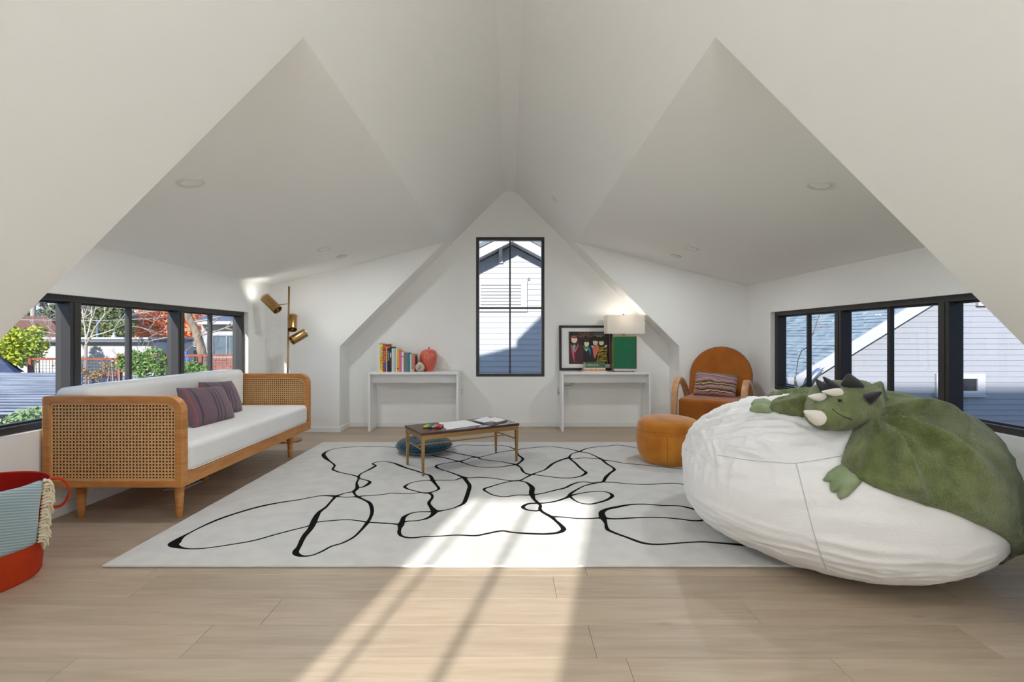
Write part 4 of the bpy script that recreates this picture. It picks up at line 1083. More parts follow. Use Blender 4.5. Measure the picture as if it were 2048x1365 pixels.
# ------------------------------------------------------------------ pouf
pc_ = Vector((1.405, 4.275, RT + 0.0015))
po = thing('round_pouf', 'round mustard velvet pouf beside the bean bag', 'pouf', tuple(pc_))
obj('drum', MB().lathe(catmull([(0, 0), (0.20, 0.0), (0.235, 0.02), (0.262, 0.08), (0.276, 0.16), (0.278, 0.215), (0.270, 0.255), (0.250, 0.272), (0, 0.275)], 5), tuple(pc_), 56), M_must, po, smooth=True)
obj('top_cushion', MB().lathe(catmull([(0, 0.262), (0.245, 0.262), (0.262, 0.275), (0.268, 0.305), (0.255, 0.345), (0.215, 0.372), (0.13, 0.388), (0, 0.393)], 5), tuple(pc_), 56), M_must, po, smooth=True)
for k, a in enumerate((250, 130, 10)):
    ar = math.radians(a)
    obj('seam', MB().tube([(pc_.x + r * math.cos(ar), pc_.y + r * math.sin(ar), pc_.z + z) for r, z in [(0.237, 0.02), (0.264, 0.08), (0.278, 0.16), (0.280, 0.215), (0.272, 0.255)]], 0.0018, 6), mat('mustard_seam', rgb(140, 80, 20), 0.9), po, smooth=True)

# ------------------------------------------------------------------ armchair
CA_ = math.radians(-34)
cc_ = Vector((2.15, 5.06, RT + 0.001))
MC = tr(cc_) @ rot('Z', CA_)
ch = thing('rocking_armchair', 'cognac velvet armchair with arched back and bent wood arms in the right corner', 'chair', tuple(cc_), CA_)
obj('seat', MB().box(-0.285, 0.285, -0.355, 0.26, 0.20, 0.468, MC), M_cognac, ch, smooth=True, bevel=0.028, seg=4)
MBk = MC @ tr((0, 0.17, 0.36)) @ rot('X', math.radians(-13))
hwB = 0.315
ba = [(-hwB, -0.1), (hwB, -0.1), (hwB, 0.33)] + arc(0, 0.33, hwB, 0, 180, 18)[1:-1] + [(-hwB, 0.33)]
obj('backrest', MB().prism(ba, lambda u, v, t: MBk @ Vector((u, t, v)), 0.0, 0.13), M_cognac, ch, smooth=True, bevel=0.03, seg=4)
obj('back_seam', MB().tube([MBk @ Vector((u, 0.028, v)) for u, v in [(hwB + 0.002, -0.05), (hwB + 0.002, 0.33)] + arc(0, 0.33, hwB + 0.002, 0, 180, 24)[1:] + [(-hwB - 0.002, -0.05)]], 0.003, 6), mat('cognac_seam', rgb(120, 66, 18), 0.9), ch, smooth=True)
for s in (-1, 1):
    path = catmull([(s * 0.325, -0.335, 0.06), (s * 0.325, -0.345, 0.25), (s * 0.325, -0.34, 0.44), (s * 0.325, -0.30, 0.57), (s * 0.325, -0.20, 0.645), (s * 0.325, -0.08, 0.635), (s * 0.325, 0.06, 0.56), (s * 0.325, 0.17, 0.44), (s * 0.325, 0.23, 0.30), (s * 0.325, 0.26, 0.06)], 6)
    ax_ = MC.to_3x3() @ Vector((1, 0, 0))
    obj('bentwood_arm', MB().tube([MC @ Vector(p) for p in path], 0, flat=(ax_, 0.058, 0.042)), M_bent, ch, bevel=0.008, seg=3, smooth=True)
    rp = catmull([(s * 0.325, -0.52, 0.075), (s * 0.325, -0.33, 0.035), (s * 0.325, -0.05, 0.02), (s * 0.325, 0.25, 0.035), (s * 0.325, 0.42, 0.075)], 5)
    obj('rocker', MB().tube([MC @ Vector(p) for p in rp], 0, flat=(ax_, 0.05, 0.038)), M_bent, ch, bevel=0.006, seg=2, smooth=True)
    obj('cross_rail', MB().box(-0.30, 0.30, s * 0.22 - 0.02, s * 0.22 + 0.02, 0.13, 0.20, MC), M_bent, ch, bevel=0.004)
kc = [rgb(170, 88, 92), rgb(96, 100, 130), rgb(160, 152, 150), rgb(172, 96, 70), rgb(72, 62, 64), rgb(206, 186, 130), rgb(134, 68, 66), rgb(112, 128, 160), rgb(120, 92, 58), rgb(86, 72, 44)]
bands = [(0.0, kc[8]), (0.09, kc[9]), (0.16, kc[4]), (0.21, kc[3]), (0.27, kc[0]), (0.32, kc[2]), (0.36, kc[4]), (0.39, kc[5]), (0.42, kc[4]), (0.47, kc[3]), (0.52, kc[2]), (0.57, kc[6]), (0.60, kc[9]), (0.63, kc[5]), (0.655, kc[4]), (0.70, kc[3]), (0.75, kc[2]), (0.80, kc[0]), (0.84, kc[7]), (0.89, kc[6]), (0.93, kc[2]), (0.97, kc[3])]
M_kilim = stripe_mat('kilim_weave', 'Z', bands, 0.30, wob=0.09, weave=350)
pcw = MC @ Vector((-0.01, 0.065, 0.585))
place_pillow('kilim_pillow', tuple(pcw), 0.44, 0.285, 0.13, math.radians(-22), CA_ + math.radians(2), M_kilim, 'multicoloured striped kilim pillow on the cognac armchair', roll=math.radians(3))

# ------------------------------------------------------------------ bean bag
bcx, bcy, ba_, bb_, brot, bH, bzm, be1, be2, btl = 1.677, 2.6, 0.702, 0.76, -0.143, 0.797, 0.339, 0.795, 0.701, -0.126
BAGZ = 0.001
def bag_pt(t, A, wrinkle=True):
    c, s = math.cos(t), math.sin(t)
    z = bzm + (bH - bzm) * abs(c) ** be1 if c > 0 else bzm * (1 - abs(c) ** be2)
    r = max(s, 0) ** 0.75
    x, y = ba_ * r * math.cos(A), bb_ * r * math.sin(A)
    X = bcx + x * math.cos(brot) - y * math.sin(brot); Y = bcy + x * math.sin(brot) + y * math.cos(brot)
    if c > 0: z = z * (1 + btl * (Y - bcy) / bb_ * min(max(z / bH, 0), 1))
    p = Vector((X, Y, z))
    if wrinkle:
        d = (p - Vector((bcx, bcy, 0.35)))
        n = d.normalized()
        w = 0.012 * noise.noise(p * 3.0 + Vector((4, 1, 7)))
        lf = max(0.0, -n.x * 0.9 + 0.25) * max(0, min(1, (p.z - 0.25) / 0.25))       # gathered creases on the upper left
        al, ac = p.x * 0.86 + p.y * 0.51, -p.x * 0.51 + p.y * 0.86
        q = Vector((al * 1.6, ac * 7.5, p.z * 5.0))
        top = max(0.0, min(1.0, (p.z - 0.46) / 0.16)) * max(0.0, min(1.0, (2.05 - p.x) / 0.5))
        top *= 0.7 * max(0.5, min(1.0, (n.z - 0.25) / 0.45))
        bend = 0.10 * noise.noise(Vector((al * 1.8, ac * 1.5, 7)))
        for fq, amp, sd in ((5.0, 0.020, 1.0), (9.0, 0.013, 4.0), (15.0, 0.007, 9.0)):
            e_ = abs(noise.noise(Vector((al * 0.9 + sd, (ac + bend) * fq, sd))))
            w += amp * top * (max(0.0, 1 - e_ * 5.0) ** 1.4 - 0.25)
        gat = max(0.0, -n.x - 0.45) * math.exp(-((p.z - 0.47) / 0.10) ** 2)
        w += 0.030 * gat * max(0.0, 1 - abs(noise.noise(Vector((A * 11.0, t * 1.2, 1.0)))) * 4.0)
        q2 = Vector((A * 3.0 + 3.1, t * 9.0, 2.0))
        w += 0.006 * (1 - abs(noise.noise(q2)) * 2)
        if p.z < 0.18: w += 0.010 * noise.noise(Vector((A * 8, t * 2, 5)))
        if p.z > 0.02: p = p + n * w
    zr = RT if (p.x < RX1 + 0.03 and p.y > RY0 - 0.03) else 0.0
    p.z = max(p.z, zr) + BAGZ
    return p
NA, NT = 400, 200
# traced cover creases: pixel polylines projected on the smooth bag, then pressed into the mesh as ridges
_sm = MB()
for i in range(61):
    for j in range(90): _sm.v.append(bag_pt(PI * i / 60, 2 * PI * j / 90, False))
for i in range(60):
    for j in range(90): _sm.f.append((i * 90 + j, i * 90 + (j + 1) % 90, (i + 1) * 90 + (j + 1) % 90, (i + 1) * 90 + j))
_sb = BVHTree.FromPolygons([tuple(v) for v in _sm.v], _sm.f)
_cr = [[(110, 440), (230, 360), (400, 310), (560, 290), (760, 300)], [(120, 470), (260, 400), (420, 370), (620, 350), (780, 345)], [(140, 480), (300, 440), (450, 400), (640, 400), (820, 390)],
       [(200, 330), (350, 280), (480, 245)], [(300, 470), (420, 450), (600, 430), (700, 440), (900, 410)], [(330, 500), (430, 520), (560, 560)], [(90, 500), (160, 520), (220, 560)],
       [(420, 420), (540, 470), (620, 540)], [(560, 290), (680, 335), (800, 360)], [(180, 400), (220, 480), (250, 570)], [(130, 430), (150, 520), (180, 590)], [(250, 440), (275, 540), (285, 600)], [(640, 350), (720, 380), (860, 450)]]
_pts = []
for ci, ln in enumerate(_cr):
    cm = catmull([(1340 + x / 2.843, 720 + y / 2.843) for x, y in ln], 14)
    for k, (x, y) in enumerate(cm):
        hh = _sb.ray_cast(Vector((0, 0, HC)), (P(x, y, 1.0) - Vector((0, 0, HC))).normalized())
        if hh[0] is not None: _pts.append((hh[0], math.sin(PI * (k + 0.5) / (len(cm))) ** 0.5))
_kd = KDTree(len(_pts))
for k, (q, a) in enumerate(_pts): _kd.insert(q, k)
_kd.balance()
def crease(p):
    q, k, d = _kd.find(p)
    if d > 0.09: return 0.0
    return _pts[k][1] * (0.015 * math.exp(-(d / 0.013) ** 2) - 0.008 * math.exp(-((d - 0.034) / 0.018) ** 2))
mb = MB()
for i in range(NT + 1):
    t = PI * i / NT
    for j in range(NA):
        p0_ = bag_pt(t, 2 * PI * j / NA); c0_ = crease(p0_)
        mb.v.append(p0_ + (p0_ - Vector((bcx, bcy, 0.2))).normalized() * c0_ if c0_ else p0_)
for i in range(NT):
    for j in range(NA): mb.f.append((i * NA + j, i * NA + (j + 1) % NA, (i + 1) * NA + (j + 1) % NA, (i + 1) * NA + j))
BAGC = Vector((bcx, bcy, 0.32))
bvh = BVHTree.FromPolygons([tuple(v) for v in mb.v], mb.f)
bag = thing('bean_bag', 'huge white plush bean bag lounger in front of the right window', 'bean bag', (bcx, bcy, 0))
obj('bag_body', mb, M_bag, bag, smooth=True)
EYE = Vector((0, 0, HC))
def bag_hit(px, py):
    for k in range(40):
        d = (P(px, py + 2 * k, 1.0) - EYE).normalized()
        h = bvh.ray_cast(EYE, d)
        if h[0] is not None: return h[0]
    d = (P(px, py, 2.4) - BAGC).normalized()
    return bvh.ray_cast(BAGC, d)[0]
def bag_out(n):
    h = bvh.ray_cast(BAGC + n * 3, -n)
    if h[0] is None: h = bvh.ray_cast(BAGC + n * 3 + Vector((1e-4, 1e-4, 0)), -n)
    return h[0] if h[0] is not None else BAGC + n * 0.5
def seam(pts):
    path = []
    for x, y in catmull(pts, 6):
        p = bag_hit(x, y); path.append(p + (p - BAGC).normalized() * 0.002)
    obj('seam', MB().tube(path, 0.0016, 6), M_bag_seam, bag, smooth=True)
seam([(1592, 927), (1601, 960), (1612, 1005), (1626, 1060), (1640, 1105), (1652, 1138)])
seam([(1430, 910), (1500, 921), (1560, 926), (1592, 927), (1640, 920), (1684, 912)])

# ------------------------------------------------------------------ dinosaur blanket: sheets laid over the bag
N0 = Vector((0.45, -0.30, 0.84)).normalized()
E1 = N0.cross(Vector((0, 0, 1))).normalized(); E2 = N0.cross(E1).normalized()
def to2(n):
    n = n.normalized(); c = max(-1, min(1, n.dot(N0))); th = math.acos(c)
    v = Vector((n.dot(E1), n.dot(E2)))
    return v.normalized() * th if v.length > 1e-9 else Vector((0, 0))
def from2(v):
    th = v.length
    if th < 1e-9: return N0.copy()
    u = v / th
    return N0 * math.cos(th) + (E1 * u.x + E2 * u.y) * math.sin(th)
def px2(px, py): return to2(bag_hit(px, py) - BAGC)
def ae2(az, el):
    a, e = math.radians(az), math.radians(el)
    return to2(Vector((math.cos(a) * math.cos(e), math.sin(a) * math.cos(e), math.sin(e))))
def inside2(p, lp):
    c = False; j = len(lp) - 1
    for i in range(len(lp)):
        a, b = lp[i], lp[j]
        if (a[1] > p[1]) != (b[1] > p[1]) and p[0] < (b[0] - a[0]) * (p[1] - a[1]) / (b[1] - a[1]) + a[0]: c = not c
        j = i
    return c
def edge_dist(p, lp):
    best = 9
    for i in range(len(lp)):
        a, b = lp[i - 1], lp[i]
        ab = (b[0] - a[0], b[1] - a[1]); L2 = ab[0] ** 2 + ab[1] ** 2
        t = max(0, min(1, ((p[0] - a[0]) * ab[0] + (p[1] - a[1]) * ab[1]) / L2)) if L2 > 1e-12 else 0
        best = min(best, math.hypot(p[0] - a[0] - ab[0] * t, p[1] - a[1] - ab[1] * t))
    return best
def sheet_on_bag(poly2, step, height, floor_clear=True):
    lp = [tuple(p) for p in poly2]
    dense = []
    for i in range(len(lp)):
        a, b = lp[i], lp[(i + 1) % len(lp)]
        n = max(1, int(math.hypot(b[0] - a[0], b[1] - a[1]) / step))
        for k in range(n): dense.append((a[0] + (b[0] - a[0]) * k / n, a[1] + (b[1] - a[1]) * k / n))
    xs = [p[0] for p in dense]; ys = [p[1] for p in dense]
    pts = [Vector(p) for p in dense]; nb = len(pts)
    y = min(ys); row = 0
    while y < max(ys):
        x = min(xs) + (step / 2 if row % 2 else 0)
        while x < max(xs):
            if inside2((x, y), lp) and edge_dist((x, y), lp) > step * 0.45: pts.append(Vector((x, y)))
            x += step
        y += step * 0.87; row += 1
    V, E_, Fc, *_ = delaunay_2d_cdt(pts, [(i, (i + 1) % nb) for i in range(nb)], [], 1, 1e-7)
    m_ = MB()
    top = []
    for v in V:
        n = from2(v); s = bag_out(n); e = edge_dist(v, lp)
        q = s + n * (0.004 + height(v, e))
        if q.z < 0.012: q.z = 0.012 + 0.004 * abs(noise.noise(Vector((v.x * 9, v.y * 9, 0))))
        top.append(q)
    low = []
    for v in V:
        n = from2(v); s = bag_out(n); q = s + n * 0.002
        q.z = max(q.z, 0.004); low.append(q)
    k = len(V)
    m_.v = top + low
    bcount = {}
    for f in Fc:
        m_.f.append(tuple(f)); m_.f.append(tuple(k + i for i in reversed(f)))
        for a, b in zip(f, f[1:] + f[:1]): bcount[(a, b)] = 1
    for (a, b) in list(bcount):
        if (b, a) not in bcount: m_.f.append((a, b, k + b, k + a))
    return m_
bl = [px2(x, y) for x, y in [(1730, 836), (1706, 862), (1692, 890), (1686, 908), (1682, 925), (1698, 943), (1722, 962), (1748, 976), (1790, 991), (1850, 1012), (1900, 1026), (1950, 1048), (1985, 1064)]]
bl += [ae2(-44, -22), ae2(-34, -34), ae2(-24, -24), ae2(-8, -14), ae2(15, -6), ae2(40, 0), ae2(60, 14), ae2(80, 28), ae2(105, 46), ae2(140, 66)]
bl += [px2(x, y) for x, y in [(1640, 782), (1600, 790), (1570, 798), (1545, 806), (1541, 822), (1560, 829), (1600, 834), (1630, 836), (1680, 840), (1710, 838)]]
neck = px2(1738, 836)
def h_body(v, e):
    d = v - neck; r = d.length; th = math.atan2(d.y, d.x)
    fold = max(0, math.sin(th * 8 + 0.8 * math.sin(r * 4))) ** 1.5
    fall = math.exp(-((r - 0.30) / 0.30) ** 2)
    h = 0.012 + 0.078 * fold * fall
    h += 0.012 * (1 - abs(noise.noise(Vector((v.x * 3.2, v.y * 2.2, 3)))) * 2)
    h += 0.006 * noise.noise(Vector((v.x * 9, v.y * 9, 1)))
    return max(0.006, h) * min(1.0, 0.35 + e / 0.06) + 0.012 * math.exp(-((e - 0.035) / 0.02) ** 2)
dino = thing('dinosaur_blanket', 'green plush dinosaur blanket with horned head draped over the bean bag', 'blanket', tuple(BAGC + Vector((0.1, -0.1, 0.3))))
obj('blanket_body', sheet_on_bag(bl, 0.021, h_body), M_green_plush, dino, smooth=True)
def h_paw(v, e): return 0.006 + 0.026 * min(1, e / 0.05) ** 0.6
paw1 = [px2(x, y) for x, y in [(1692, 926), (1672, 934), (1655, 946), (1645, 961), (1651, 965), (1659, 963), (1659, 975), (1662, 984), (1669, 986), (1674, 984), (1675, 993), (1680, 1000), (1694, 994), (1708, 981), (1723, 965), (1712, 948)]]
obj('paw', sheet_on_bag(paw1, 0.014, h_paw), M_paw, dino, smooth=True, label='pale green clawed front paw on the bean bag side')
paw2 = [px2(x, y) for x, y in [(1546, 806), (1528, 805), (1511, 808), (1504, 813), (1509, 816), (1503, 819), (1502, 824), (1514, 827), (1546, 826)]]
obj('paw', sheet_on_bag(paw2, 0.012, h_paw), M_paw, dino, smooth=True, label='pale green paw stretched out to the left')
hs_ = bag_hit(1690, 830)
HD = hs_.y
def HP(px, py, dy=0.0): return P(px, py, HD + dy)
def blob(c, ells, sub=5, k=14.0):
    """star shaped smooth union of ellipsoids seen from c"""
    bm = bmesh.new(); bmesh.ops.create_icosphere(bm, subdivisions=sub, radius=1)
    m_ = MB()
    for v in bm.verts:
        d = v.co.normalized(); acc = 0.0; best = 0
        for ec, er in ells:
            o = Vector(c) - Vector(ec)
            os_ = Vector((o.x / er[0], o.y / er[1], o.z / er[2])); ds = Vector((d.x / er[0], d.y / er[1], d.z / er[2]))
            A_ = ds.dot(ds); B_ = 2 * os_.dot(ds); C_ = os_.dot(os_) - 1
            D_ = B_ * B_ - 4 * A_ * C_
            if D_ > 0:
                t = (-B_ + math.sqrt(D_)) / (2 * A_)
                if t > 0: acc += math.exp(k * t * 4); best = max(best, t)
        r = math.log(acc) / (k * 4) if acc > 0 else 0.02
        r = max(r, best) * (1 + 0.012 * noise.noise(d * 6))
        m_.v.append(Vector(c) + d * r)
    bm.verts.index_update()
    m_.f = [tuple(v.index for v in f.verts) for f in bm.faces]; bm.free()
    return m_
hc = HP(1692, 806, 0.0)
head = obj('head', blob(hc, [(HP(1693, 812, 0.0), (0.130, 0.13, 0.100)), (HP(1668, 822, -0.05), (0.105, 0.11, 0.083)), (HP(1650, 833, -0.10), (0.072, 0.075, 0.056)), (HP(1668, 794, 0.0), (0.088, 0.10, 0.066)), (HP(1715, 800, 0.03), (0.080, 0.10, 0.086))]), M_green_plush, dino, smooth=True)
bvh_h = BVHTree.FromPolygons([tuple(dino.matrix_world @ Vector((0, 0, 0)) * 0 + v.co + Vector(WMAT[dino.as_pointer()].translation)) for v in head.data.vertices], [tuple(p.vertices) for p in head.data.polygons])
def head_hit(px, py):
    d = (P(px, py, 1.0) - EYE).normalized(); h = bvh_h.ray_cast(EYE, d)
    if h[0] is not None: return h[0]
    n = bvh_h.find_nearest(HP(px, py)); return n[0]
def cone(base, tip, r, m, name, flat=1.0, label=None):
    base, tip = Vector(base), Vector(tip); ax = tip - base; L = ax.length
    Mx = Matrix.Translation(base) @ ax.to_track_quat('Z', 'Y').to_matrix().to_4x4() @ Matrix.Diagonal((1, flat, 1, 1))
    pr = catmull([(0, -0.02), (r, -0.015), (r * 0.98, L * 0.12), (r * 0.66, L * 0.5), (r * 0.3, L * 0.86), (r * 0.14, L * 0.97), (0, L)], 4)
    pr = [(max(0, a), b) for a, b in pr]; pr[0] = (0, pr[0][1]); pr[-1] = (0, L)
    return obj(name, MB().lathe(pr, n=20, M=Mx), m, head, smooth=True, label=label)
def horn(bpx, bpy, tpx, tpy, r, m, name, dtip=0.0, flat=1.0, label=None):
    b = head_hit(bpx, bpy); t = P(tpx, tpy, b.y + dtip)
    return cone(b, t, r, m, name, flat, label)
horn(1635, 836, 1608, 823, 0.029, M_felt_w, 'horn', -0.03, label='cream felt nose horn')
horn(1641, 796, 1616, 793, 0.019, M_felt_w, 'horn', -0.02, label='cream felt brow horn')
horn(1674, 786, 1643, 784, 0.018, M_felt_w, 'horn', -0.03, label='cream felt brow horn')
horn(1740, 796, 1764, 784, 0.046, M_felt_k, 'frill_spike', -0.02, 0.5, label='large black felt frill spike')
horn(1704, 770, 1697, 748, 0.046, M_felt_k, 'frill_spike', 0.02, 0.5)
horn(1668, 774, 1646, 754, 0.036, M_felt_k, 'frill_spike', 0.03, 0.5)
horn(1652, 780, 1631, 758, 0.030, M_felt_k, 'frill_spike', 0.05, 0.5)
ep = head_hit(1679.5, 802)
obj('eye', MB().lathe([(0, -0.008), (0.006, -0.005), (0.0075, 0), (0.006, 0.005), (0, 0.008)], tuple(ep), 14), mat('black_bead', rgb(12, 12, 12), 0.15), head, smooth=True)
mouth = [head_hit(x, y) for x, y in [(1664, 818), (1676, 828), (1688, 834), (1704, 840)]]
obj('mouth_line', MB().tube([p + (EYE - p).normalized() * 0.001 for p in mouth], 0.002, 6), mat('dark_green_stitch', rgb(44, 62, 28), 0.95), head, smooth=True)
# rolled edge of the blanket at the neck
rp_ = [bag_hit(x, y) + Vector((-0.01, -0.012, 0.022 + dz)) for x, y, dz in [(1752, 800, 0.035), (1757, 815, 0.035), (1750, 828, 0.03), (1736, 836, 0.02), (1722, 846, 0.008)]]
obj('rolled_collar', MB().tube(catmull([tuple(p) for p in rp_], 6), 0.019, 12), M_green_plush, dino, smooth=True)

# ------------------------------------------------------------------ red basket and blanket
kb = Vector((-2.428, 2.155, 0))
bs = thing('storage_basket', 'orange red felt basket with strap handles beside the sofa', 'basket', tuple(kb))
RB, RM, HB = 0.245, 0.28, 0.425
obj('basket_wall', MB().lathe([(0, 0), (RB, 0), (RB + 0.004, 0.01), (RM, HB), (RM - 0.006, HB + 0.002), (RB - 0.004, 0.02), (0, 0.018)], tuple(kb), 64), M_red_out, bs, smooth=True, bevel=0.001)
obj('lining', MB().lathe([(RM - 0.0075, HB - 0.001), (RB - 0.006, 0.022), (0, 0.021)], tuple(kb), 64), M_red_in, bs, smooth=True)
obj('rim_edge', MB().tube([(kb.x + (RM - 0.002) * math.cos(2 * PI * j / 64), kb.y + (RM - 0.002) * math.sin(2 * PI * j / 64), HB) for j in range(64)], 0.004, 8, closed=True), M_red_out, bs, smooth=True)
for a in (44, 224):
    u = Vector((math.cos(math.radians(a)), math.sin(math.radians(a)), 0)); w = Vector((-u.y, u.x, 0))
    hp = [(0.0, HB - 0.012), (0.035, HB - 0.015), (0.062, HB - 0.05), (0.068, HB - 0.10), (0.045, HB - 0.145), (0.01, HB - 0.152), (-0.004, HB - 0.14)]
    path = [kb + u * (RM - 0.004 + r) + Vector((0, 0, z)) for r, z in catmull(hp, 5)]
    obj('strap_handle', MB().tube(path, 0, flat=(w, 0.034, 0.008)), M_red_out, bs, smooth=True, bevel=0.002)
thr = thing('throw_blanket', 'light blue striped throw with cream fringe hanging over the red basket', 'blanket', tuple(kb + Vector((0, 0, HB))))
sb_, sw_ = rgb(138, 166, 176), rgb(176, 196, 200)
M_throw = stripe_mat('blue_twill', 'Z', [(0, sb_), (0.5, sw_)], 0.0125, wob=0.0, weave=600)
# diagonal stripes: tilt the coordinates
for n_ in M_throw.node_tree.nodes:
    if n_.type == 'SEPXYZ':
        mp_ = M_throw.node_tree.nodes.new('ShaderNodeMapping'); mp_.inputs['Rotation'].default_value = (0, 0, 0)
        dp = M_throw.node_tree.nodes.new('ShaderNodeVectorMath'); dp.operation = 'DOT_PRODUCT'; dp.inputs[1].default_value = (-0.12, 0.30, 1.0)
        tcn = [q for q in M_throw.node_tree.nodes if q.type == 'TEX_COORD'][0]
        M_throw.node_tree.links.new(tcn.outputs['Object'], dp.inputs[0])
        dvn = [q for q in M_throw.node_tree.nodes if q.type == 'MATH' and q.operation == 'DIVIDE'][0]
        for lk in list(dvn.inputs[0].links): M_throw.node_tree.links.remove(lk)
        M_throw.node_tree.links.new(dp.outputs['Value'], dvn.inputs[0])
        break
A0, A1 = -100, 11
prof = [(-0.030, HB - 0.12), (-0.022, HB - 0.04), (-0.012, HB + 0.006), (0.004, HB + 0.018), (0.016, HB + 0.008), (0.018, HB - 0.05), (0.014, HB - 0.15), (0.008, HB - 0.262)]
pr4 = catmull(prof, 5)
m_ = MB(); na = 48
for i, (r, z) in enumerate(pr4):
    tt = max(0, (HB - z) / HB) if i > 12 else 0
    for j in range(na + 1):
        f = j / na
        a = math.radians(A0 + (A1 - A0) * f + (1.5 * math.sin(i * 0.4) if j == na else 0))
        R_ = RM - (RM - RB) * max(0, (HB - z)) / HB + r + 0.004 * math.sin(a * 9 + z * 6) * (1 if i > 10 else 0.2)
        dz = -0.010 * (1 - f) if i > 12 else 0
        m_.v.append(kb + Vector((R_ * math.cos(a), R_ * math.sin(a), z + dz * (i / len(pr4)))))
for i in range(len(pr4) - 1):
    for j in range(na): m_.f.append((i * (na + 1) + j, i * (na + 1) + j + 1, (i + 1) * (na + 1) + j + 1, (i + 1) * (na + 1) + j))
obj('throw_cloth', m_, M_throw, thr, smooth=True, solid=0.006)
rf = random.Random(8)
for k in range(20):
    t = k / 19
    z = HB + 0.014 - 0.275 * t
    R_ = RM - (RM - RB) * (HB - z) / HB + 0.018
    a = math.radians(A1 + 0.5)
    p0 = kb + Vector((R_ * math.cos(a), R_ * math.sin(a), z))
    tg = Vector((-math.sin(a), math.cos(a), 0)); out = Vector((math.cos(a), math.sin(a), 0))
    L = rf.uniform(0.045, 0.07)
    m2 = MB()
    for q in range(4):
        dv = Vector((rf.uniform(-.008, .008), rf.uniform(-.008, .008), rf.uniform(-.008, .008)))
        p1 = p0 + tg * L * 0.4 + out * rf.uniform(0.0, 0.012) + dv
        p2 = p0 + tg * L * rf.uniform(0.55, 0.8) + out * rf.uniform(-0.002, 0.012) + Vector((0, 0, -0.018 - rf.uniform(0, 0.016))) + dv
        p3 = p0 + tg * L * rf.uniform(0.6, 0.95) + out * rf.uniform(0.0, 0.012) + Vector((0, 0, -0.034 - rf.uniform(0, 0.022))) + dv
        m2.tube(catmull([tuple(p0), tuple(p1), tuple(p2), tuple(p3)], 3), [0.0035, .005, .005, .005, .005, .0045, .0045, .004, .003, .0015], 6)
    obj('fringe_tassel', m2, M_fringe, thr, smooth=True)

# ------------------------------------------------------------------ ceiling fittings
kdorm = (ZD - ZW) / (XW - XD)
M_fit = mat('white_fitting', rgb(226, 225, 221), 0.6)
def ceil_fit(px, py, plane, r, label, kind='down', watt=8.0):
    tx, tz = (px - VX) / F, (VY - py) / F
    if plane == 'dormer':
        D = (ZW - HC + kdorm * XW) / (tz + kdorm * abs(tx)); s = math.copysign(1, tx)
        n = Vector((-s * -kdorm * -1, 0, -1)).normalized()      # pointing down into the room
        n = Vector((-s * kdorm, 0, -1)).normalized()
    else:
        D = (ZK + XK - HC) / (tz + abs(tx)); s = math.copysign(1, tx); n = Vector((-s, 0, -1)).normalized()
    c = P(px, py, D)
    Mx = Matrix.Translation(c) @ n.to_track_quat('Z', 'Y').to_matrix().to_4x4()
    if kind == 'down':
        o = thing('recessed_downlight', label, 'ceiling light', tuple(c), group='recessed ceiling lights')
        obj('trim_ring', MB().lathe([(r * 0.78, -0.001), (r, -0.001), (r, 0.003), (r * 0.9, 0.006), (r * 0.80, 0.004), (r * 0.78, -0.001)], n=40, M=Mx), M_fit, o, smooth=True)
        obj('lens', MB().lathe([(0, 0.0012), (r * 0.55, 0.001), (r * 0.79, 0.0035), (r * 0.79, -0.001), (0, -0.001)], n=36, M=Mx), mat('frosted_lens', rgb(240, 240, 238), 0.5), o, smooth=True)
    else:
        o = thing('smoke_detector' if kind == 'disc' else 'ceiling_vent_cap', label, 'detector', tuple(c))
        obj('disc', MB().lathe([(0, 0.012), (r * 0.8, 0.011), (r * 0.95, 0.007), (r, 0.002), (r, -0.001), (0, -0.001)], n=36, M=Mx), M_fit, o, smooth=True)
        obj('rim', MB().lathe([(r * 0.99, -0.001), (r * 1.07, -0.001), (r * 1.07, 0.003), (r * 0.99, 0.003), (r * 0.99, -0.001)], n=36, M=Mx), mat('fitting_shadow_gap', rgb(196, 195, 192), 0.6), o, smooth=True)
    if kind == 'down':
        dl = bpy.data.lights.new('downlight_fill', 'AREA'); dl.shape = 'DISK'; dl.size = r * 1.4; dl.energy = watt; dl.color = (0.93, 0.97, 1.0)  # area light added at the lens to fill the room
        lo = bpy.data.objects.new('downlight_fill', dl); COL.objects.link(lo); lo.parent = o
        lo.matrix_local = tr(n * 0.009) @ n.to_track_quat('-Z', 'Y').to_matrix().to_4x4()
    return o
ceil_fit(381, 366, 'dormer', 0.070, 'large round downlight high in the left dormer ceiling')
ceil_fit(648, 499, 'dormer', 0.066, 'round downlight in the left dormer ceiling near the far wall')
ceil_fit(683, 513, 'dormer', 0.052, 'small flat disc in the left dormer ceiling right of the downlight', 'disc')
ceil_fit(1641, 371, 'dormer', 0.070, 'large round downlight high in the right dormer ceiling')
ceil_fit(1384, 498, 'dormer', 0.066, 'round downlight in the right dormer ceiling near the far wall')
ceil_fit(1352, 512, 'dormer', 0.052, 'small flat disc in the right dormer ceiling left of the downlight', 'disc')
ceil_fit(1109, 399, 'main', 0.042, 'small white round fitting on the main roof slope above the window', 'disc')
for sx_ in (-1, 1):    # unseen fittings added above the viewer for room fill
    ceil_fit(VX + sx_ * F * 0.95 / 0.75, VY - F * 0.927 / 0.75, 'main', 0.070, 'unseen added fill downlight on the %s roof slope above the viewer' % ('left' if sx_ < 0 else 'right'), watt=9.0)
M_fill_globe = mat('fill_globe', (0.90, 0.955, 1.0, 1), 0.4, emit=33.0)  # glowing globes added behind the viewer to brighten the room
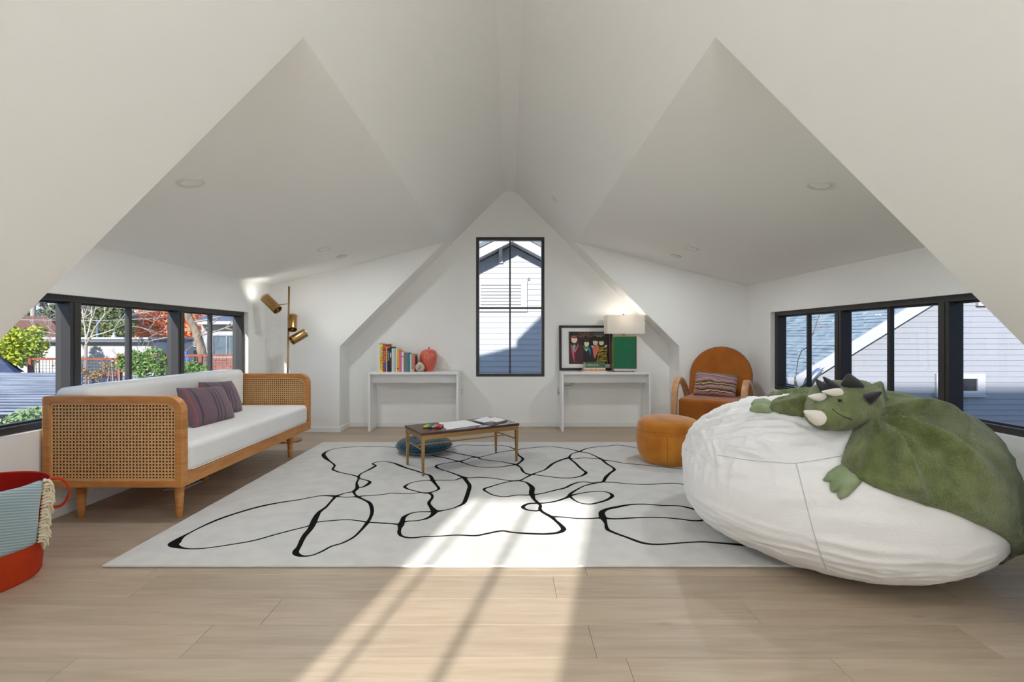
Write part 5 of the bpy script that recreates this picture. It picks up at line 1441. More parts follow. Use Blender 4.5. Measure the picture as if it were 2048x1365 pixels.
for sx_ in (-1, 1):
    gl = thing('fill_globe_lamp', 'unseen globe lamp added for room fill behind the viewer on the %s' % ('left' if sx_ < 0 else 'right'), 'lamp', (sx_ * 1.25, -0.25, 0))
    obj('base', MB().lathe([(0, 0), (0.13, 0), (0.13, 0.015), (0.01, 0.02), (0, 0.02)], (sx_ * 1.25, -0.25, 0), 28), M_brass, gl, smooth=True)
    obj('pole', MB().tube([(sx_ * 1.25, -0.25, 0.02), (sx_ * 1.25, -0.25, 0.98)], 0.009, 10), M_brass, gl, smooth=True)
    obj('globe', MB().lathe([(0, -0.1)] + [(0.1 * math.sin(PI * i / 16), -0.1 * math.cos(PI * i / 16)) for i in range(1, 16)] + [(0, 0.1)], (sx_ * 1.25, -0.25, 1.08), 24), M_fill_globe, gl, smooth=True)
# floor register by the left wall
reg = thing('floor_register', 'white metal floor register under the sofa', 'vent', (-2.2, 3.28, 0))
q0, q1 = FL(370, 979), FL(418, 957)
obj('register_frame', MB().prism([(q0.x - 0.14, q0.y - 0.03), (q0.x, q0.y - 0.03), (q1.x, q1.y), (q1.x - 0.14, q1.y)], XY, 0.0003, 0.006), mat('register_paint', rgb(206, 200, 192), 0.5), reg, bevel=0.001)
for k in range(4):
    f0 = 0.15 + 0.2 * k
    a, b = q0.lerp(q1, f0), q0.lerp(q1, f0 + 0.12)
    obj('slot', MB().prism([(a.x - 0.12, a.y), (a.x - 0.02, a.y), (b.x - 0.02, b.y), (b.x - 0.12, b.y)], XY, 0.0055, 0.0064), M_blackpl, reg)

# ================================================================== OUTSIDE
GZ = -3.2
struct('ground', MB().box(-60, 60, -40, 80, GZ - 0.2, GZ), mat('dry_lawn', rgb(120, 116, 88), 0.95, col2=rgb(92, 96, 62), vscale=(0.6, 0.6, 0.6)))
M_siding_w = mat('white_lap_siding', rgb(163, 166, 171), 0.6)
M_siding_g = mat('pale_grey_lap_siding', rgb(145, 148, 154), 0.6)
M_ext_white = mat('white_exterior_paint', rgb(174, 175, 179), 0.55)
M_dark = mat('dark_void', rgb(40, 40, 44), 0.8)
YH = 9.9
PITCH = 0.1125
def lap_board(x0, x1, z0, z1, y, parent, m, left=None, right=None):
    """lapped clapboard; left/right: functions x(z) giving the sloped ends"""
    l0, l1 = (left(z0), left(z1)) if left else (x0, x0)
    r0, r1 = (right(z0), right(z1)) if right else (x1, x1)
    if r0 - l0 < 0.02: return
    if r1 < l1: l1 = r1 = (l1 + r1) / 2
    zo = z0 - 0.012
    vs_ = [(l0, y - 0.016, zo), (r0, y - 0.016, zo), (r1, y - 0.003, z1), (l1, y - 0.003, z1), (l0, y, zo), (r0, y, zo), (r1, y, z1), (l1, y, z1)]
    obj('siding_board', MB().add(vs_, [(0, 1, 2, 3), (7, 6, 5, 4), (0, 4, 5, 1), (3, 2, 6, 7), (0, 3, 7, 4), (1, 5, 6, 2)]), m, parent)

# ---- white gable house straight behind the back window
apx, apz = 0.05, 2.98
hb = thing('white_gable_house', 'white clapboard gable with louvre vent seen through the back window', 'house', (apx, YH, GZ))
sl_l, sl_r = 0.50, 0.53
def wl(z): return max(-2.6, apx - (apz - z) / sl_l)
def wr(z): return min(2.7, apx + (apz - z) / sl_r)
obj('wall_core', MB().prism([(-2.6, GZ), (2.7, GZ), (2.7, apz - sl_r * (2.7 - apx)), (apx, apz), (-2.6, apz - sl_l * (apx + 2.6))], XZ, YH, YH + 4), M_ext_white, hb)
z = -0.6
while z < apz - 0.02:
    lap_board(-2.6, 2.7, z, min(z + PITCH, apz), YH, hb, M_siding_w, wl, wr)
    z += PITCH
for s, sl in ((-1, sl_l), (1, sl_r)):
    xe = 3.3 * s
    zt_ = apz + 0.02; y0 = YH - 0.48
    ze = zt_ - sl * abs(xe - apx)
    # soffit, rake board, roof
    obj('soffit', MB().add([(apx, y0 + 0.03, zt_), (xe, y0 + 0.03, ze), (xe, YH + 0.02, ze), (apx, YH + 0.02, zt_), (apx, y0 + 0.03, zt_ + 0.02), (xe, y0 + 0.03, ze + 0.02), (xe, YH + 0.02, ze + 0.02), (apx, YH + 0.02, zt_ + 0.02)],
        [(0, 1, 2, 3), (7, 6, 5, 4), (0, 4, 5, 1), (3, 2, 6, 7), (0, 3, 7, 4), (1, 5, 6, 2)]), M_ext_white, hb)
    obj('rake_board', MB().prism([(apx, zt_ - 0.02), (xe, ze - 0.02), (xe, ze + 0.17), (apx, zt_ + 0.17)], XZ, y0, y0 + 0.035), M_ext_white, hb)
    obj('roof_slab', MB().prism([(apx, zt_ + 0.171), (xe, ze + 0.171), (xe, ze + 0.25), (apx, zt_ + 0.25)], XZ, y0 - 0.03, YH + 4), mat('roof_grey', rgb(110, 116, 120), 0.9), hb)
# bracket under the peak
bp0 = P(1001, 482, YH - 0.25)
br = obj('bracket', MB().box(bp0.x - 0.045, bp0.x + 0.045, YH - 0.06, YH - 0.012, apz - 0.36, apz - 0.02), M_ext_white, hb, bevel=0.004)
obj('bracket_arm', MB().prism([(YH - 0.45, apz - 0.07), (YH - 0.06, apz - 0.07), (YH - 0.06, apz - 0.30), (YH - 0.14, apz - 0.22), (YH - 0.28, apz - 0.17)], YZ, bp0.x - 0.032, bp0.x + 0.032), M_ext_white, br, bevel=0.004)
# louvre vent
q0, q1 = P(956, 561, YH), P(1054, 620, YH)
lv = obj('louvre_frame', MB().prism(rect(q0.x - 0.02, q1.x, q1.z - 0.04, q0.z), XZ, YH - 0.05, YH - 0.005, [rect(P(962, 0, YH).x, P(1042, 0, YH).x, P(0, 616, YH).z, P(0, 571, YH).z)]), M_ext_white, hb, bevel=0.004)
lx0, lx1, lz0, lz1 = P(962, 0, YH).x, P(1042, 0, YH).x, P(0, 616, YH).z, P(0, 571, YH).z
obj('louvre_void', MB().box(lx0, lx1, YH - 0.017, YH - 0.016, lz0, lz1), mat('warm_dark_gap', rgb(70, 52, 40), 0.9), lv)
for k in range(7):
    zb = lz0 + (lz1 - lz0) * k / 7
    obj('louvre_slat', MB().add([(lx0, YH - 0.048, zb), (lx1, YH - 0.048, zb), (lx1, YH - 0.02, zb + 0.055), (lx0, YH - 0.02, zb + 0.055), (lx0, YH - 0.048, zb + 0.05), (lx1, YH - 0.048, zb + 0.05), (lx1, YH - 0.02, zb + 0.062), (lx0, YH - 0.02, zb + 0.062)],
        [(3, 2, 1, 0), (4, 5, 6, 7), (0, 1, 5, 4), (2, 3, 7, 6), (0, 4, 7, 3), (1, 2, 6, 5)]), M_ext_white, lv)
hk = P(1056, 560, YH)
obj('wall_hook', MB().tube(catmull([(hk.x, YH - 0.02, hk.z), (hk.x, YH - 0.06, hk.z), (hk.x + 0.02, YH - 0.07, hk.z + 0.015), (hk.x + 0.02, YH - 0.06, hk.z + 0.03)], 4), 0.008, 6), M_blackpl, hb, smooth=True)

# ---- grey house with shingled roof beyond the right window
ex, ez, sr = 6.0, 0.50, 0.617
gh = thing('grey_gable_house', 'pale grey clapboard house with slate blue shingle roof beyond the right window', 'house', (9, YH, GZ))
XE = 13.0
def gx(z): return max(ex + 0.12, ex + (z - ez) / sr + 0.12)
obj('wall_core', MB().prism([(ex + 0.25, GZ), (XE, GZ), (XE, ez + sr * (XE - ex) - 0.1), (ex + 0.25, ez + 0.02)], XZ, YH, YH + 9), M_siding_g, gh)
z = -1.6
while z < 4.2:
    lap_board(0, XE, z, z + PITCH, YH, gh, M_siding_g, gx, None)
    z += PITCH
Ms = mat('slate_blue_shingle', rgb(160, 172, 173), 0.9, col2=rgb(126, 140, 144), vscale=(3, 3, 3), bump=0.6, bscale=(120, 120, 120), bdist=0.004)
nrm = Vector((-sr, 0, 1)).normalized(); upv = Vector((1, 0, sr)).normalized()
rb = MB().prism([(ex - 0.35, ez - 0.35 * sr - 0.06), (XE, ez + sr * (XE - ex) - 0.06), (XE, ez + sr * (XE - ex) + 0.04), (ex - 0.35, ez - 0.35 * sr + 0.04)], XZ, YH - 0.32, YH + 9)
rd = obj('roof_deck', rb, Ms, gh)
sg = MB(); r9 = random.Random(9)
exp_ = 0.13
for c in range(48):
    y = YH - 0.34 + r9.uniform(-0.2, 0)
    while y < YH + 9:
        w = r9.uniform(0.22, 0.36); y1 = min(y + w, YH + 9); ya = max(y, YH - 0.33)
        if y1 - ya > 0.03:
            b0 = Vector((ex - 0.37, 0, ez - 0.37 * sr + 0.04)) + upv * (c * exp_)
            th = r9.choice((0.010, 0.016, 0.022))
            A_, B_ = b0 + nrm * th, b0 + upv * (exp_ * 1.15) + nrm * 0.004
            C_ = b0 + nrm * 0.001
            sg.add([(A_.x, ya + .003, A_.z), (A_.x, y1 - .003, A_.z), (B_.x, y1 - .003, B_.z), (B_.x, ya + .003, B_.z), (C_.x, ya + .003, C_.z), (C_.x, y1 - .003, C_.z)], [(0, 1, 2, 3), (0, 4, 5, 1), (0, 3, 4), (1, 5, 2)])
        y = y1
obj('shingles', sg, Ms, gh, kind='stuff')
obj('rake_board', MB().prism([(ex - 0.30, ez - 0.30 * sr - 0.20), (XE, ez + sr * (XE - ex) - 0.20), (XE, ez + sr * (XE - ex) + 0.055), (ex - 0.36, ez - 0.36 * sr + 0.055)], XZ, YH - 0.36, YH - 0.32), M_ext_white, gh)
obj('gutter', MB().prism([(ex - 0.50, ez - 0.20), (ex - 0.48, ez - 0.31), (ex - 0.40, ez - 0.33), (ex - 0.36, ez - 0.33), (ex - 0.36, ez - 0.18)], XZ, YH - 0.32, YH + 9), M_ext_white, gh)
obj('eave_wall', MB().box(ex + 0.2, ex + 0.26, YH, YH + 9, GZ, ez), M_siding_g, gh)
# little window, boxes on its wall
a, b = P(1884, 758, YH), P(1950, 782, YH)
wn = obj('window_trim', MB().prism(rect(a.x - 0.16, b.x + 0.16, b.z - 0.09, a.z + 0.11), XZ, YH - 0.06, YH - 0.005, [rect(a.x, b.x, b.z, a.z)]), M_ext_white, gh, bevel=0.004)
obj('pane', MB().box(a.x, b.x, YH - 0.03, YH - 0.022, b.z, a.z), mat('dark_pane', rgb(40, 44, 50), 0.1), wn)
obj('window_sill', MB().box(a.x - 0.18, b.x + 0.18, YH - 0.09, YH - 0.02, b.z - 0.12, b.z - 0.09), M_ext_white, wn)
a, b = P(1907, 720, YH), P(1919, 731, YH)
obj('junction_box', MB().box(a.x, b.x, YH - 0.06, YH - 0.01, b.z, a.z), M_siding_g, gh, bevel=0.008)
a, b = P(1950, 590, YH), P(1982, 613, YH)
vb = obj('vent_box', MB().box(a.x, b.x, YH - 0.08, YH - 0.01, b.z, a.z), M_ext_white, gh, bevel=0.006)
obj('vent_flap', MB().box(a.x + 0.06, b.x - 0.06, YH - 0.095, YH - 0.078, b.z + 0.05, a.z - 0.05), M_siding_g, vb)
# bent metal gutter spout near the eave corner
g0 = [P(x, y, YH - 0.6) for x, y in [(1620, 772), (1624, 758), (1632, 748), (1640, 740)]]
gs = obj('gutter_spout', MB().tube(catmull([tuple(p) for p in g0], 5), [0.05 + 0.025 * math.sin(i / 15 * PI) for i in range(16)], 10), M_silver, gh, smooth=True, label='bent silver gutter spout')
for dx, dy in ((9, -4), (4, -12), (8, 2)):
    obj('spout_fin', MB().tube([P(1640, 740, YH - 0.6), P(1640 + dx, 740 + dy, YH - 0.6)], [0.018, 0.004], 6), M_silver, gs)
# unseen house added to throw the level shadow on the grey wall
nb_ = thing('shadow_caster_house', 'unseen tall grey house added behind the viewer to cast shadow', 'house', (5.5, -6, GZ))
obj('wall_block', MB().box(2.0, 12.0, -9, -3.0, GZ, 5.15), M_siding_g, nb_)
obj('flat_roof', MB().box(1.9, 12.1, -9.1, -2.9, 5.15, 5.45), mat('roof_dark', rgb(90, 92, 96), 0.9), nb_)

# ---- vegetation helpers
def leaves(name, blobs, n, size, m, parent, seed, kind='stuff', squash=0.6):
    r_ = random.Random(seed); mb_ = MB()
    tot = sum(b[1] ** 2 for b in blobs)
    for (c, R_) in blobs:
        for k in range(int(n * R_ ** 2 / tot)):
            d = Vector((r_.gauss(0, 1), r_.gauss(0, 1), r_.gauss(0, 1))).normalized() * R_ * r_.uniform(0.35, 1.0) ** 0.6
            p = Vector(c) + Vector((d.x, d.y, d.z * 0.85))
            a = Vector((r_.gauss(0, 1), r_.gauss(0, 1), r_.gauss(0, 1))).normalized(); b = a.orthogonal().normalized() * squash
            s = size * r_.uniform(0.6, 1.3)
            k0 = len(mb_.v)
            mb_.v += [p - a * s, p + b * s, p + a * s, p - b * s]; mb_.f.append((k0, k0 + 1, k0 + 2, k0 + 3))
    me = bpy.data.meshes.new(name); inv = WMAT[parent.as_pointer()].inverted()
    me.from_pydata([tuple(inv @ v) for v in mb_.v], [], mb_.f)
    o = link_mesh(name, me, m, parent); o['kind'] = kind
    return o
def branches(mb_, p, d, L, r, depth, rn, spread=0.55, up=0.1):
    p = Vector(p); d = Vector(d).normalized()
    pts = [p]; q = p.copy(); dd = d.copy(); nseg = 4
    for i in range(nseg):
        dd = (dd + Vector((rn.gauss(0, .13), rn.gauss(0, .13), rn.gauss(0, .13) + up * 0.3))).normalized()
        q = q + dd * L / nseg; pts.append(q.copy())
    mb_.tube(pts, [r * (1 - 0.45 * i / nseg) for i in range(nseg + 1)], 6 if depth > 1 else 4)
    if depth <= 0: return
    for k in range(rn.choice((2, 3, 3))):
        s = pts[rn.choice((2, 3, 4))]
        nd = (dd + Vector((rn.gauss(0, spread), rn.gauss(0, spread), rn.gauss(0, spread) + up))).normalized()
        branches(mb_, s, nd, L * rn.uniform(0.55, 0.8), r * 0.55, depth - 1, rn, spread, up)
M_bark = mat('grey_bark', rgb(150, 132, 112), 0.95, col2=rgb(104, 88, 74), vscale=(14, 14, 5), bump=1.0, bscale=(40, 40, 12), bdist=0.02)
M_twig = mat('pale_twig', rgb(150, 138, 126), 0.95)
M_lg = mat('olive_leaf', rgb(130, 140, 84), 0.8, col2=rgb(90, 106, 58), vscale=(6, 6, 6))
M_lo = mat('orange_leaf', rgb(248, 164, 96), 0.8, col2=rgb(234, 116, 66), vscale=(3, 3, 3))
M_ly = mat('lime_leaf', rgb(186, 190, 56), 0.8, col2=rgb(120, 142, 40), vscale=(4, 4, 4))
M_ls = mat('shrub_leaf', rgb(112, 146, 66), 0.8, col2=rgb(74, 108, 46), vscale=(8, 8, 8))
M_rust = mat('rusty_steel', rgb(142, 76, 54), 0.8, var=0.3)
M_stucco = mat('white_stucco', rgb(176, 176, 176), 0.85)
M_fascia = mat('blue_grey_fascia', rgb(96, 104, 116), 0.6)

# ---- left side: white flat roofed buildings
DB = 15.0
def bxp(px, D=DB): return (px - VX) * D / F
def bzp(py, D=DB): return HC - (py - VY) * D / F
wb = thing('white_flat_house', 'low white stucco building with flat roof beyond the left window', 'house', (bxp(190), DB, GZ))
obj('wall', MB().box(bxp(58), bxp(311), DB, DB + 1.8, GZ, bzp(683)), M_stucco, wb)
obj('roof_edge', MB().box(bxp(55), bxp(313), DB - 0.35, DB + 1.9, bzp(679), bzp(675)), M_ext_white, wb)
obj('fascia', MB().box(bxp(56), bxp(312), DB - 0.3, DB + 1.85, bzp(684.5), bzp(679)), M_fascia, wb)
obj('downpipe', MB().tube([(bxp(66), DB - 0.06, bzp(684)), (bxp(66), DB - 0.06, GZ)], 0.05, 8), M_ext_white, wb, smooth=True)
obj('roof_vent', MB().lathe([(0.08, 0), (0.06, 0.07), (0.03, 0.1), (0.03, 0.16), (0, 0.18)], (bxp(175), DB + 1, bzp(676, DB + 1)), 12), M_ext_white, wb, smooth=True)
obj('wall_lamp', MB().lathe([(0, 0), (0.09, 0.01), (0.07, 0.08), (0, 0.1)], n=12, M=tr((bxp(91), DB, bzp(692))) @ rot('X', PI / 2)), M_silver, wb, smooth=True)
for k in range(5):
    x = bxp(160 + k * 33)
    w_ = obj('lower_window', MB().prism(rect(x, x + 0.42, bzp(790), bzp(752)), XZ, DB - 0.04, DB - 0.002, [rect(x + 0.05, x + 0.37, bzp(787), bzp(755))]), mat('blue_window_frame', rgb(84, 104, 150), 0.6), wb)
    obj('pane', MB().box(x + 0.05, x + 0.37, DB - 0.02, DB - 0.012, bzp(787), bzp(755)), mat('sky_pane', rgb(140, 156, 196), 0.1), w_)
DG = 18.2
mbd = thing('grey_awning_house', 'grey building with corrugated awning between the two white ones', 'house', (bxp(355, DG), DG, GZ))
obj('wall', MB().box(bxp(313, DG), bxp(402, DG), DG, DG + 4, GZ, bzp(697, DG)), mat('grey_render', rgb(150, 148, 146), 0.9), mbd)  # plain grey render, one even colour
obj('fascia', MB().box(bxp(312, DG), bxp(404, DG), DG - 0.4, DG + 4.1, bzp(693, DG), bzp(675, DG)), mat('slate_fascia', rgb(120, 132, 150), 0.6), mbd)
for k in range(9):
    x0, x1 = bxp(313 + k * 9.8, DG), bxp(313 + (k + 1) * 9.8, DG)
    obj('awning_sheet', MB().add([(x0, DG, bzp(698, DG)), (x1 - .02, DG, bzp(698, DG)), (x1 - .02, DG - 0.9, bzp(707, DG)), (x0, DG - 0.9, bzp(707, DG)), (x0, DG, bzp(698, DG) + .03), ((x0 + x1) / 2, DG, bzp(698, DG) + .07), (x1 - .02, DG, bzp(698, DG) + .03), (x1 - .02, DG - 0.9, bzp(707, DG) + .03), ((x0 + x1) / 2, DG - 0.9, bzp(707, DG) + .07), (x0, DG - 0.9, bzp(707, DG) + .03)],
        [(0, 1, 2, 3), (4, 5, 8, 9), (5, 6, 7, 8), (3, 2, 7, 8, 9), (0, 4, 9, 3), (1, 6, 7, 2), (0, 1, 6, 5, 4)]), mat('zinc_sheet', rgb(170, 174, 178), 0.5), mbd)
DW = 15.5
wb2 = thing('white_corner_house', 'white building with dark roof and big window at the right of the left view', 'house', (bxp(440, DW), DW, GZ))
obj('wall', MB().box(bxp(403, DW), bxp(520, DW), DW, DW + 5, GZ, bzp(650, DW)), M_stucco, wb2)
obj('roof_edge', MB().box(bxp(404, DW), bxp(522, DW), DW - 0.5, DW + 5, bzp(650, DW), bzp(644, DW)), M_ext_white, wb2)
obj('roof', MB().prism([(DW - 0.5, bzp(644, DW)), (DW + 5, bzp(644, DW)), (DW + 4, bzp(618, DW)), (DW + 0.1, bzp(630, DW))], YZ, bxp(408, DW), bxp(522, DW)), mat('dark_slate_roof', rgb(84, 92, 112), 0.8), wb2)
wq = obj('picture_window', MB().prism(rect(bxp(426, DW), bxp(474, DW), bzp(712, DW), bzp(670, DW)), XZ, DW - 0.06, DW - 0.002, [rect(bxp(429, DW), bxp(454, DW), bzp(709, DW), bzp(673, DW)), rect(bxp(457, DW), bxp(472, DW), bzp(709, DW), bzp(673, DW))]), mat('grey_sash', rgb(120, 128, 136), 0.5), wb2)
for p0, p1 in ((429, 454), (457, 472)):
    obj('pane', MB().box(bxp(p0, DW), bxp(p1, DW), DW - 0.03, DW - 0.02, bzp(709, DW), bzp(673, DW)), mat('dusk_pane', rgb(90, 104, 112), 0.1), wq)
bkx = thing('brick_garden_wall', 'low red brick wall behind the mesh fence at right', 'wall', (bxp(450, 13.5), 13.5, GZ))
zt_ = bzp(716, 13.5); bw, bh = 0.21, 0.075
obj('mortar_core', MB().box(bxp(424, 13.5), bxp(500, 13.5), 13.5, 13.7, GZ, zt_), mat('mortar', rgb(150, 138, 130), 0.95), bkx)
bmk = MB(); r2 = random.Random(2)
for row in range(14):
    x = bxp(424, 13.5) - (row % 2) * bw / 2
    while x < bxp(500, 13.5):
        bmk.box(x + .006, x + bw - .006, 13.485 - r2.uniform(0, .006), 13.52, zt_ - (row + 1) * bh + .006, zt_ - row * bh - .002); x += bw
obj('bricks', bmk, mat('red_brick', rgb(150, 92, 82), 0.9, var=0.3, vscale=(8, 8, 8)), bkx, kind='stuff')
# brown tiled hip roof far left
DR = 24.0
rf_ = thing('brown_roof_house', 'brown tiled hip roof far behind the lime bush', 'house', (bxp(20, DR), DR, GZ))
rx0, rx1, rz0, rz1 = bxp(-260, DR), bxp(140, DR), bzp(686, DR), bzp(636, DR)
obj('walls', MB().box(rx0 + 0.6, rx1 - 0.6, DR + 0.4, DR + 6, GZ, rz0), M_stucco, rf_)
obj('roof_core', MB().add([(rx0, DR, rz0), (rx1, DR, rz0), (rx1, DR + 7, rz0), (rx0, DR + 7, rz0), (bxp(-190, DR), DR + 3.5, rz1 + .25), (bxp(-40, DR), DR + 3.5, rz1 + .25)], [(0, 1, 5, 4), (1, 2, 5), (2, 3, 4, 5), (3, 0, 4), (3, 2, 1, 0)]), mat('brown_roof_tile', rgb(112, 82, 72), 0.9, col2=rgb(92, 66, 58), vscale=(2, 2, 20)), rf_)
for k in range(16):
    t = k / 16
    yy, zz = DR + 3.5 * t, rz0 + (rz1 + .25 - rz0) * t
    xa, xb = rx0 + (bxp(-190, DR) - rx0) * t, rx1 + (bxp(-40, DR) - rx1) * t
    obj('tile_course', MB().box(xa, xb, yy - 0.02, yy + 0.26, zz - 0.02, zz + 0.05), mat('brown_roof_tile', rgb(120, 88, 76), 0.9, col2=rgb(96, 68, 58), vscale=(6, 6, 20)), rf_)
# slatted pergola just outside the left window
pg = thing('slatted_pergola', 'weathered pergola of thin boards just outside the left window', 'pergola', (-5.2, 4.7, GZ))
M_slat = mat('weathered_blue_board', rgb(134, 141, 154), 0.85, col2=rgb(96, 104, 120), vscale=(2, 30, 30))
M_slat2 = mat('weathered_beam', rgb(130, 136, 146), 0.9, var=0.25, vscale=(10, 10, 10))
for k in range(19):
    y = 3.95 + 0.125 * k
    obj('slat', MB().box(-7.6, -0.885 * y - 0.02 * (k % 2), y, y + 0.042, 0.47 + 0.009 * k, 0.488 + 0.009 * k), M_slat, pg, bevel=0.004, seg=1)
for k in range(5):
    x = -7.3 + 0.72 * k
    obj('beam', MB().box(x, x + 0.06, 3.86, min(6.3, -x / 0.9), 0.37, 0.465), M_slat2, pg)
for x, y in ((-4.3, 4.0), (-5.75, 6.2), (-7.3, 4.0), (-7.3, 6.2)):
    obj('post', MB().box(x - 0.06, x + 0.06, y - 0.06, y + 0.06, GZ, 0.37), M_slat2, pg)
sh = thing('dark_shingle_shed', 'dark blue shingled shed roof above the pergola at far left', 'shed', (bxp(0, 8), 8, GZ))
shx0, shx1 = bxp(-120, 8), bxp(42, 8)
obj('shed_wall', MB().prism([(shx0 + .2, 8), (shx1 - .2, 8), (bxp(36, 9.2), 9.2), (shx0 + .2, 9.2)], XY, GZ, bzp(757, 8)), mat('shed_grey', rgb(120, 124, 132), 0.9), sh)
obj('shed_roof', MB().add([(shx0, 7.8, bzp(756, 8)), (bxp(42, 7.8), 7.8, bzp(756, 8)), (bxp(42, 9.4), 9.4, bzp(756, 8)), (shx0, 9.4, bzp(756, 8)), (shx0, 8.6, bzp(704, 8.6)), (bxp(-14, 8.6), 8.6, bzp(704, 8.6))], [(0, 1, 5, 4), (1, 2, 5), (2, 3, 4, 5), (3, 0, 4), (3, 2, 1, 0)]), mat('dark_blue_shingle', rgb(66, 76, 102), 0.9, col2=rgb(46, 54, 76), vscale=(3, 3, 26)), sh)
# rusty mesh fence
DFn = 9.0
fn = thing('mesh_fence', 'rusty steel fence with wire mesh across the left garden', 'fence', (bxp(300, DFn), DFn, GZ))
def rail(p0, p1, py, t=0.02): obj('rail', MB().box(bxp(p0, DFn), bxp(p1, DFn), DFn - t, DFn + t, bzp(py, DFn) - t, bzp(py, DFn) + t), M_rust, fn)
rail(60, 239, 718.5); rail(239, 520, 711.5); rail(60, 239, 750, 0.025); rail(239, 520, 743, 0.02)
for p, top in ((62, 718.5), (150, 718.5), (239, 710), (330, 711.5), (402, 711.5), (500, 711.5)):
    obj('post', MB().box(bxp(p, DFn) - 0.03, bxp(p, DFn) + 0.03, DFn - 0.03, DFn + 0.03, GZ, bzp(top, DFn) + 0.02), M_rust, fn)
ms_ = MB()
for p0, p1, t0, t1 in ((60, 239, 718.5, 800), (239, 520, 711.5, 800)):
    x = bxp(p0, DFn)
    while x < bxp(p1, DFn): ms_.box(x - .003, x + .003, DFn - .003, DFn + .003, bzp(t1, DFn), bzp(t0, DFn)); x += 0.06
    zz = bzp(t0, DFn)
    while zz > bzp(t1, DFn): ms_.box(bxp(p0, DFn), bxp(p1, DFn), DFn - .003, DFn + .003, zz - .003, zz + .003); zz -= 0.06
obj('wire_mesh', ms_, mat('grey_wire', rgb(120, 104, 96), 0.7), fn, kind='stuff')
# trees
def tree(name, label, base, trunk_top, r, blobs, n, size, ml, seed, bare=0, group=None, cat='tree'):
    t = thing(name, label, cat, tuple(base), group=group)
    tk = MB(); rn = random.Random(seed)
    tk.tube([base, Vector(base).lerp(Vector(trunk_top), 0.5) + Vector((rn.uniform(-.1, .1), 0, 0)), trunk_top], [r, r * .8, r * .6], 10)
    obj('trunk', tk, M_bark, t, smooth=True)
    bm_ = MB()
    for k in range(4 + bare): branches(bm_, trunk_top, (rn.gauss(0, .6), rn.gauss(0, .4), rn.uniform(.2, 1)), (Vector(trunk_top) - Vector(base)).length * 0.28, r * .45, 3, rn)
    obj('branches', bm_, M_twig, t, smooth=True)
    if blobs: leaves('foliage', blobs, n, size, ml, t, seed)
    return t
def BP(px, py, D): return P(px, py, D)
tree('olive_tree', 'dense olive green tree above the white building roof', Vector((bxp(225, 20), 20, GZ)), BP(225, 668, 20), 0.25,
     [(BP(196, 645, 20), 0.62), (BP(222, 628, 20.5), 0.8), (BP(244, 640, 21), 0.6), (BP(205, 618, 21), 0.6), (BP(238, 662, 20), 0.6), (BP(184, 662, 20), 0.5), (BP(240, 608, 21), 0.6)], 8000, 0.055, M_lg, 11)
tree('maple_tree', 'orange autumn maple tree beyond the grey awning building', Vector((bxp(330, 23), 23, GZ)), BP(330, 670, 23), 0.22,
     [(BP(300, 650, 23.0), 0.96), (BP(335, 635, 23.6), 1.28), (BP(360, 655, 23.0), 1.09), (BP(390, 630, 23.5), 1.15), (BP(285, 662, 23.0), 0.70), (BP(320, 668, 23.0), 0.77), (BP(350, 612, 24.3), 1.02), (BP(395, 660, 23.0), 0.77)], 7000, 0.085, M_lo, 12)
tree('hazy_green_tree', 'distant grey green tree line left of the mullion', Vector((bxp(110, 34), 34, GZ)), BP(110, 650, 34), 0.3,
     [(BP(50, 646, 34), 0.8), (BP(75, 640, 34), 0.8), (BP(100, 636, 34), 0.9), (BP(125, 628, 34), 1.0), (BP(150, 632, 34), 1.1), (BP(140, 650, 34), 1.1), (BP(110, 652, 34), 1.0)], 6000, 0.13, mat('hazy_leaf', rgb(112, 124, 98), 0.9, col2=rgb(88, 104, 76), vscale=(2, 2, 2)), 13)
tree('yellow_tree', 'yellow green tree top above the white corner house', Vector((bxp(455, 28), 24, GZ)), BP(455, 640, 28), 0.2,
     [(BP(440, 625, 28), 0.9), (BP(470, 622, 28), 1.0), (BP(500, 630, 28), 1.0), (BP(455, 612, 28), 0.9)], 3000, 0.10, mat('yellow_leaf', rgb(176, 166, 84), 0.9, col2=rgb(130, 132, 60), vscale=(3, 3, 3)), 14)
bt = thing('bare_tree', 'leafless pale branched tree in front of the olive tree', 'tree', (bxp(150, 13), 13, GZ))
bmx = MB(); rn = random.Random(21)
bmx.tube([(bxp(165, 13), 13, GZ), tuple(BP(172, 690, 13))], [0.06, 0.035], 8)
obj('trunk', bmx, M_twig, bt, smooth=True)
for q, (a, d) in enumerate(((BP(172, 690, 13), (-.3, 0, 1)), (BP(172, 690, 13), (.5, 0, .9)), (BP(170, 700, 13), (-.9, 0, .7)), (BP(172, 680, 13), (.9, .2, .5)), (BP(172, 680, 13), (.1, .2, .9)))):
    b_ = MB(); branches(b_, a, d, 1.0, 0.022, 4, rn, 0.6, 0.05)
    obj('branch', b_, mat('silver_twig', rgb(176, 168, 158), 0.95), bt, smooth=True)
lt = thing('leaning_trunk_tree', 'big tree with bare leaning trunk beside the right mullion of the left window', 'tree', (bxp(424, 10), 10, GZ))
tp = [BP(425, 800, 10), BP(414, 745, 10), BP(405, 710, 10), BP(395, 672, 10), BP(383, 645, 10), BP(372, 622, 10), BP(366, 600, 10), BP(362, 570, 10)]
obj('trunk', MB().tube(catmull([tuple(p) for p in [Vector((bxp(430, 10), 10, GZ))] + tp], 4), [0.10 - 0.0012 * i for i in range(33)], 12), M_bark, lt, smooth=True)
rn = random.Random(31); b_ = MB()
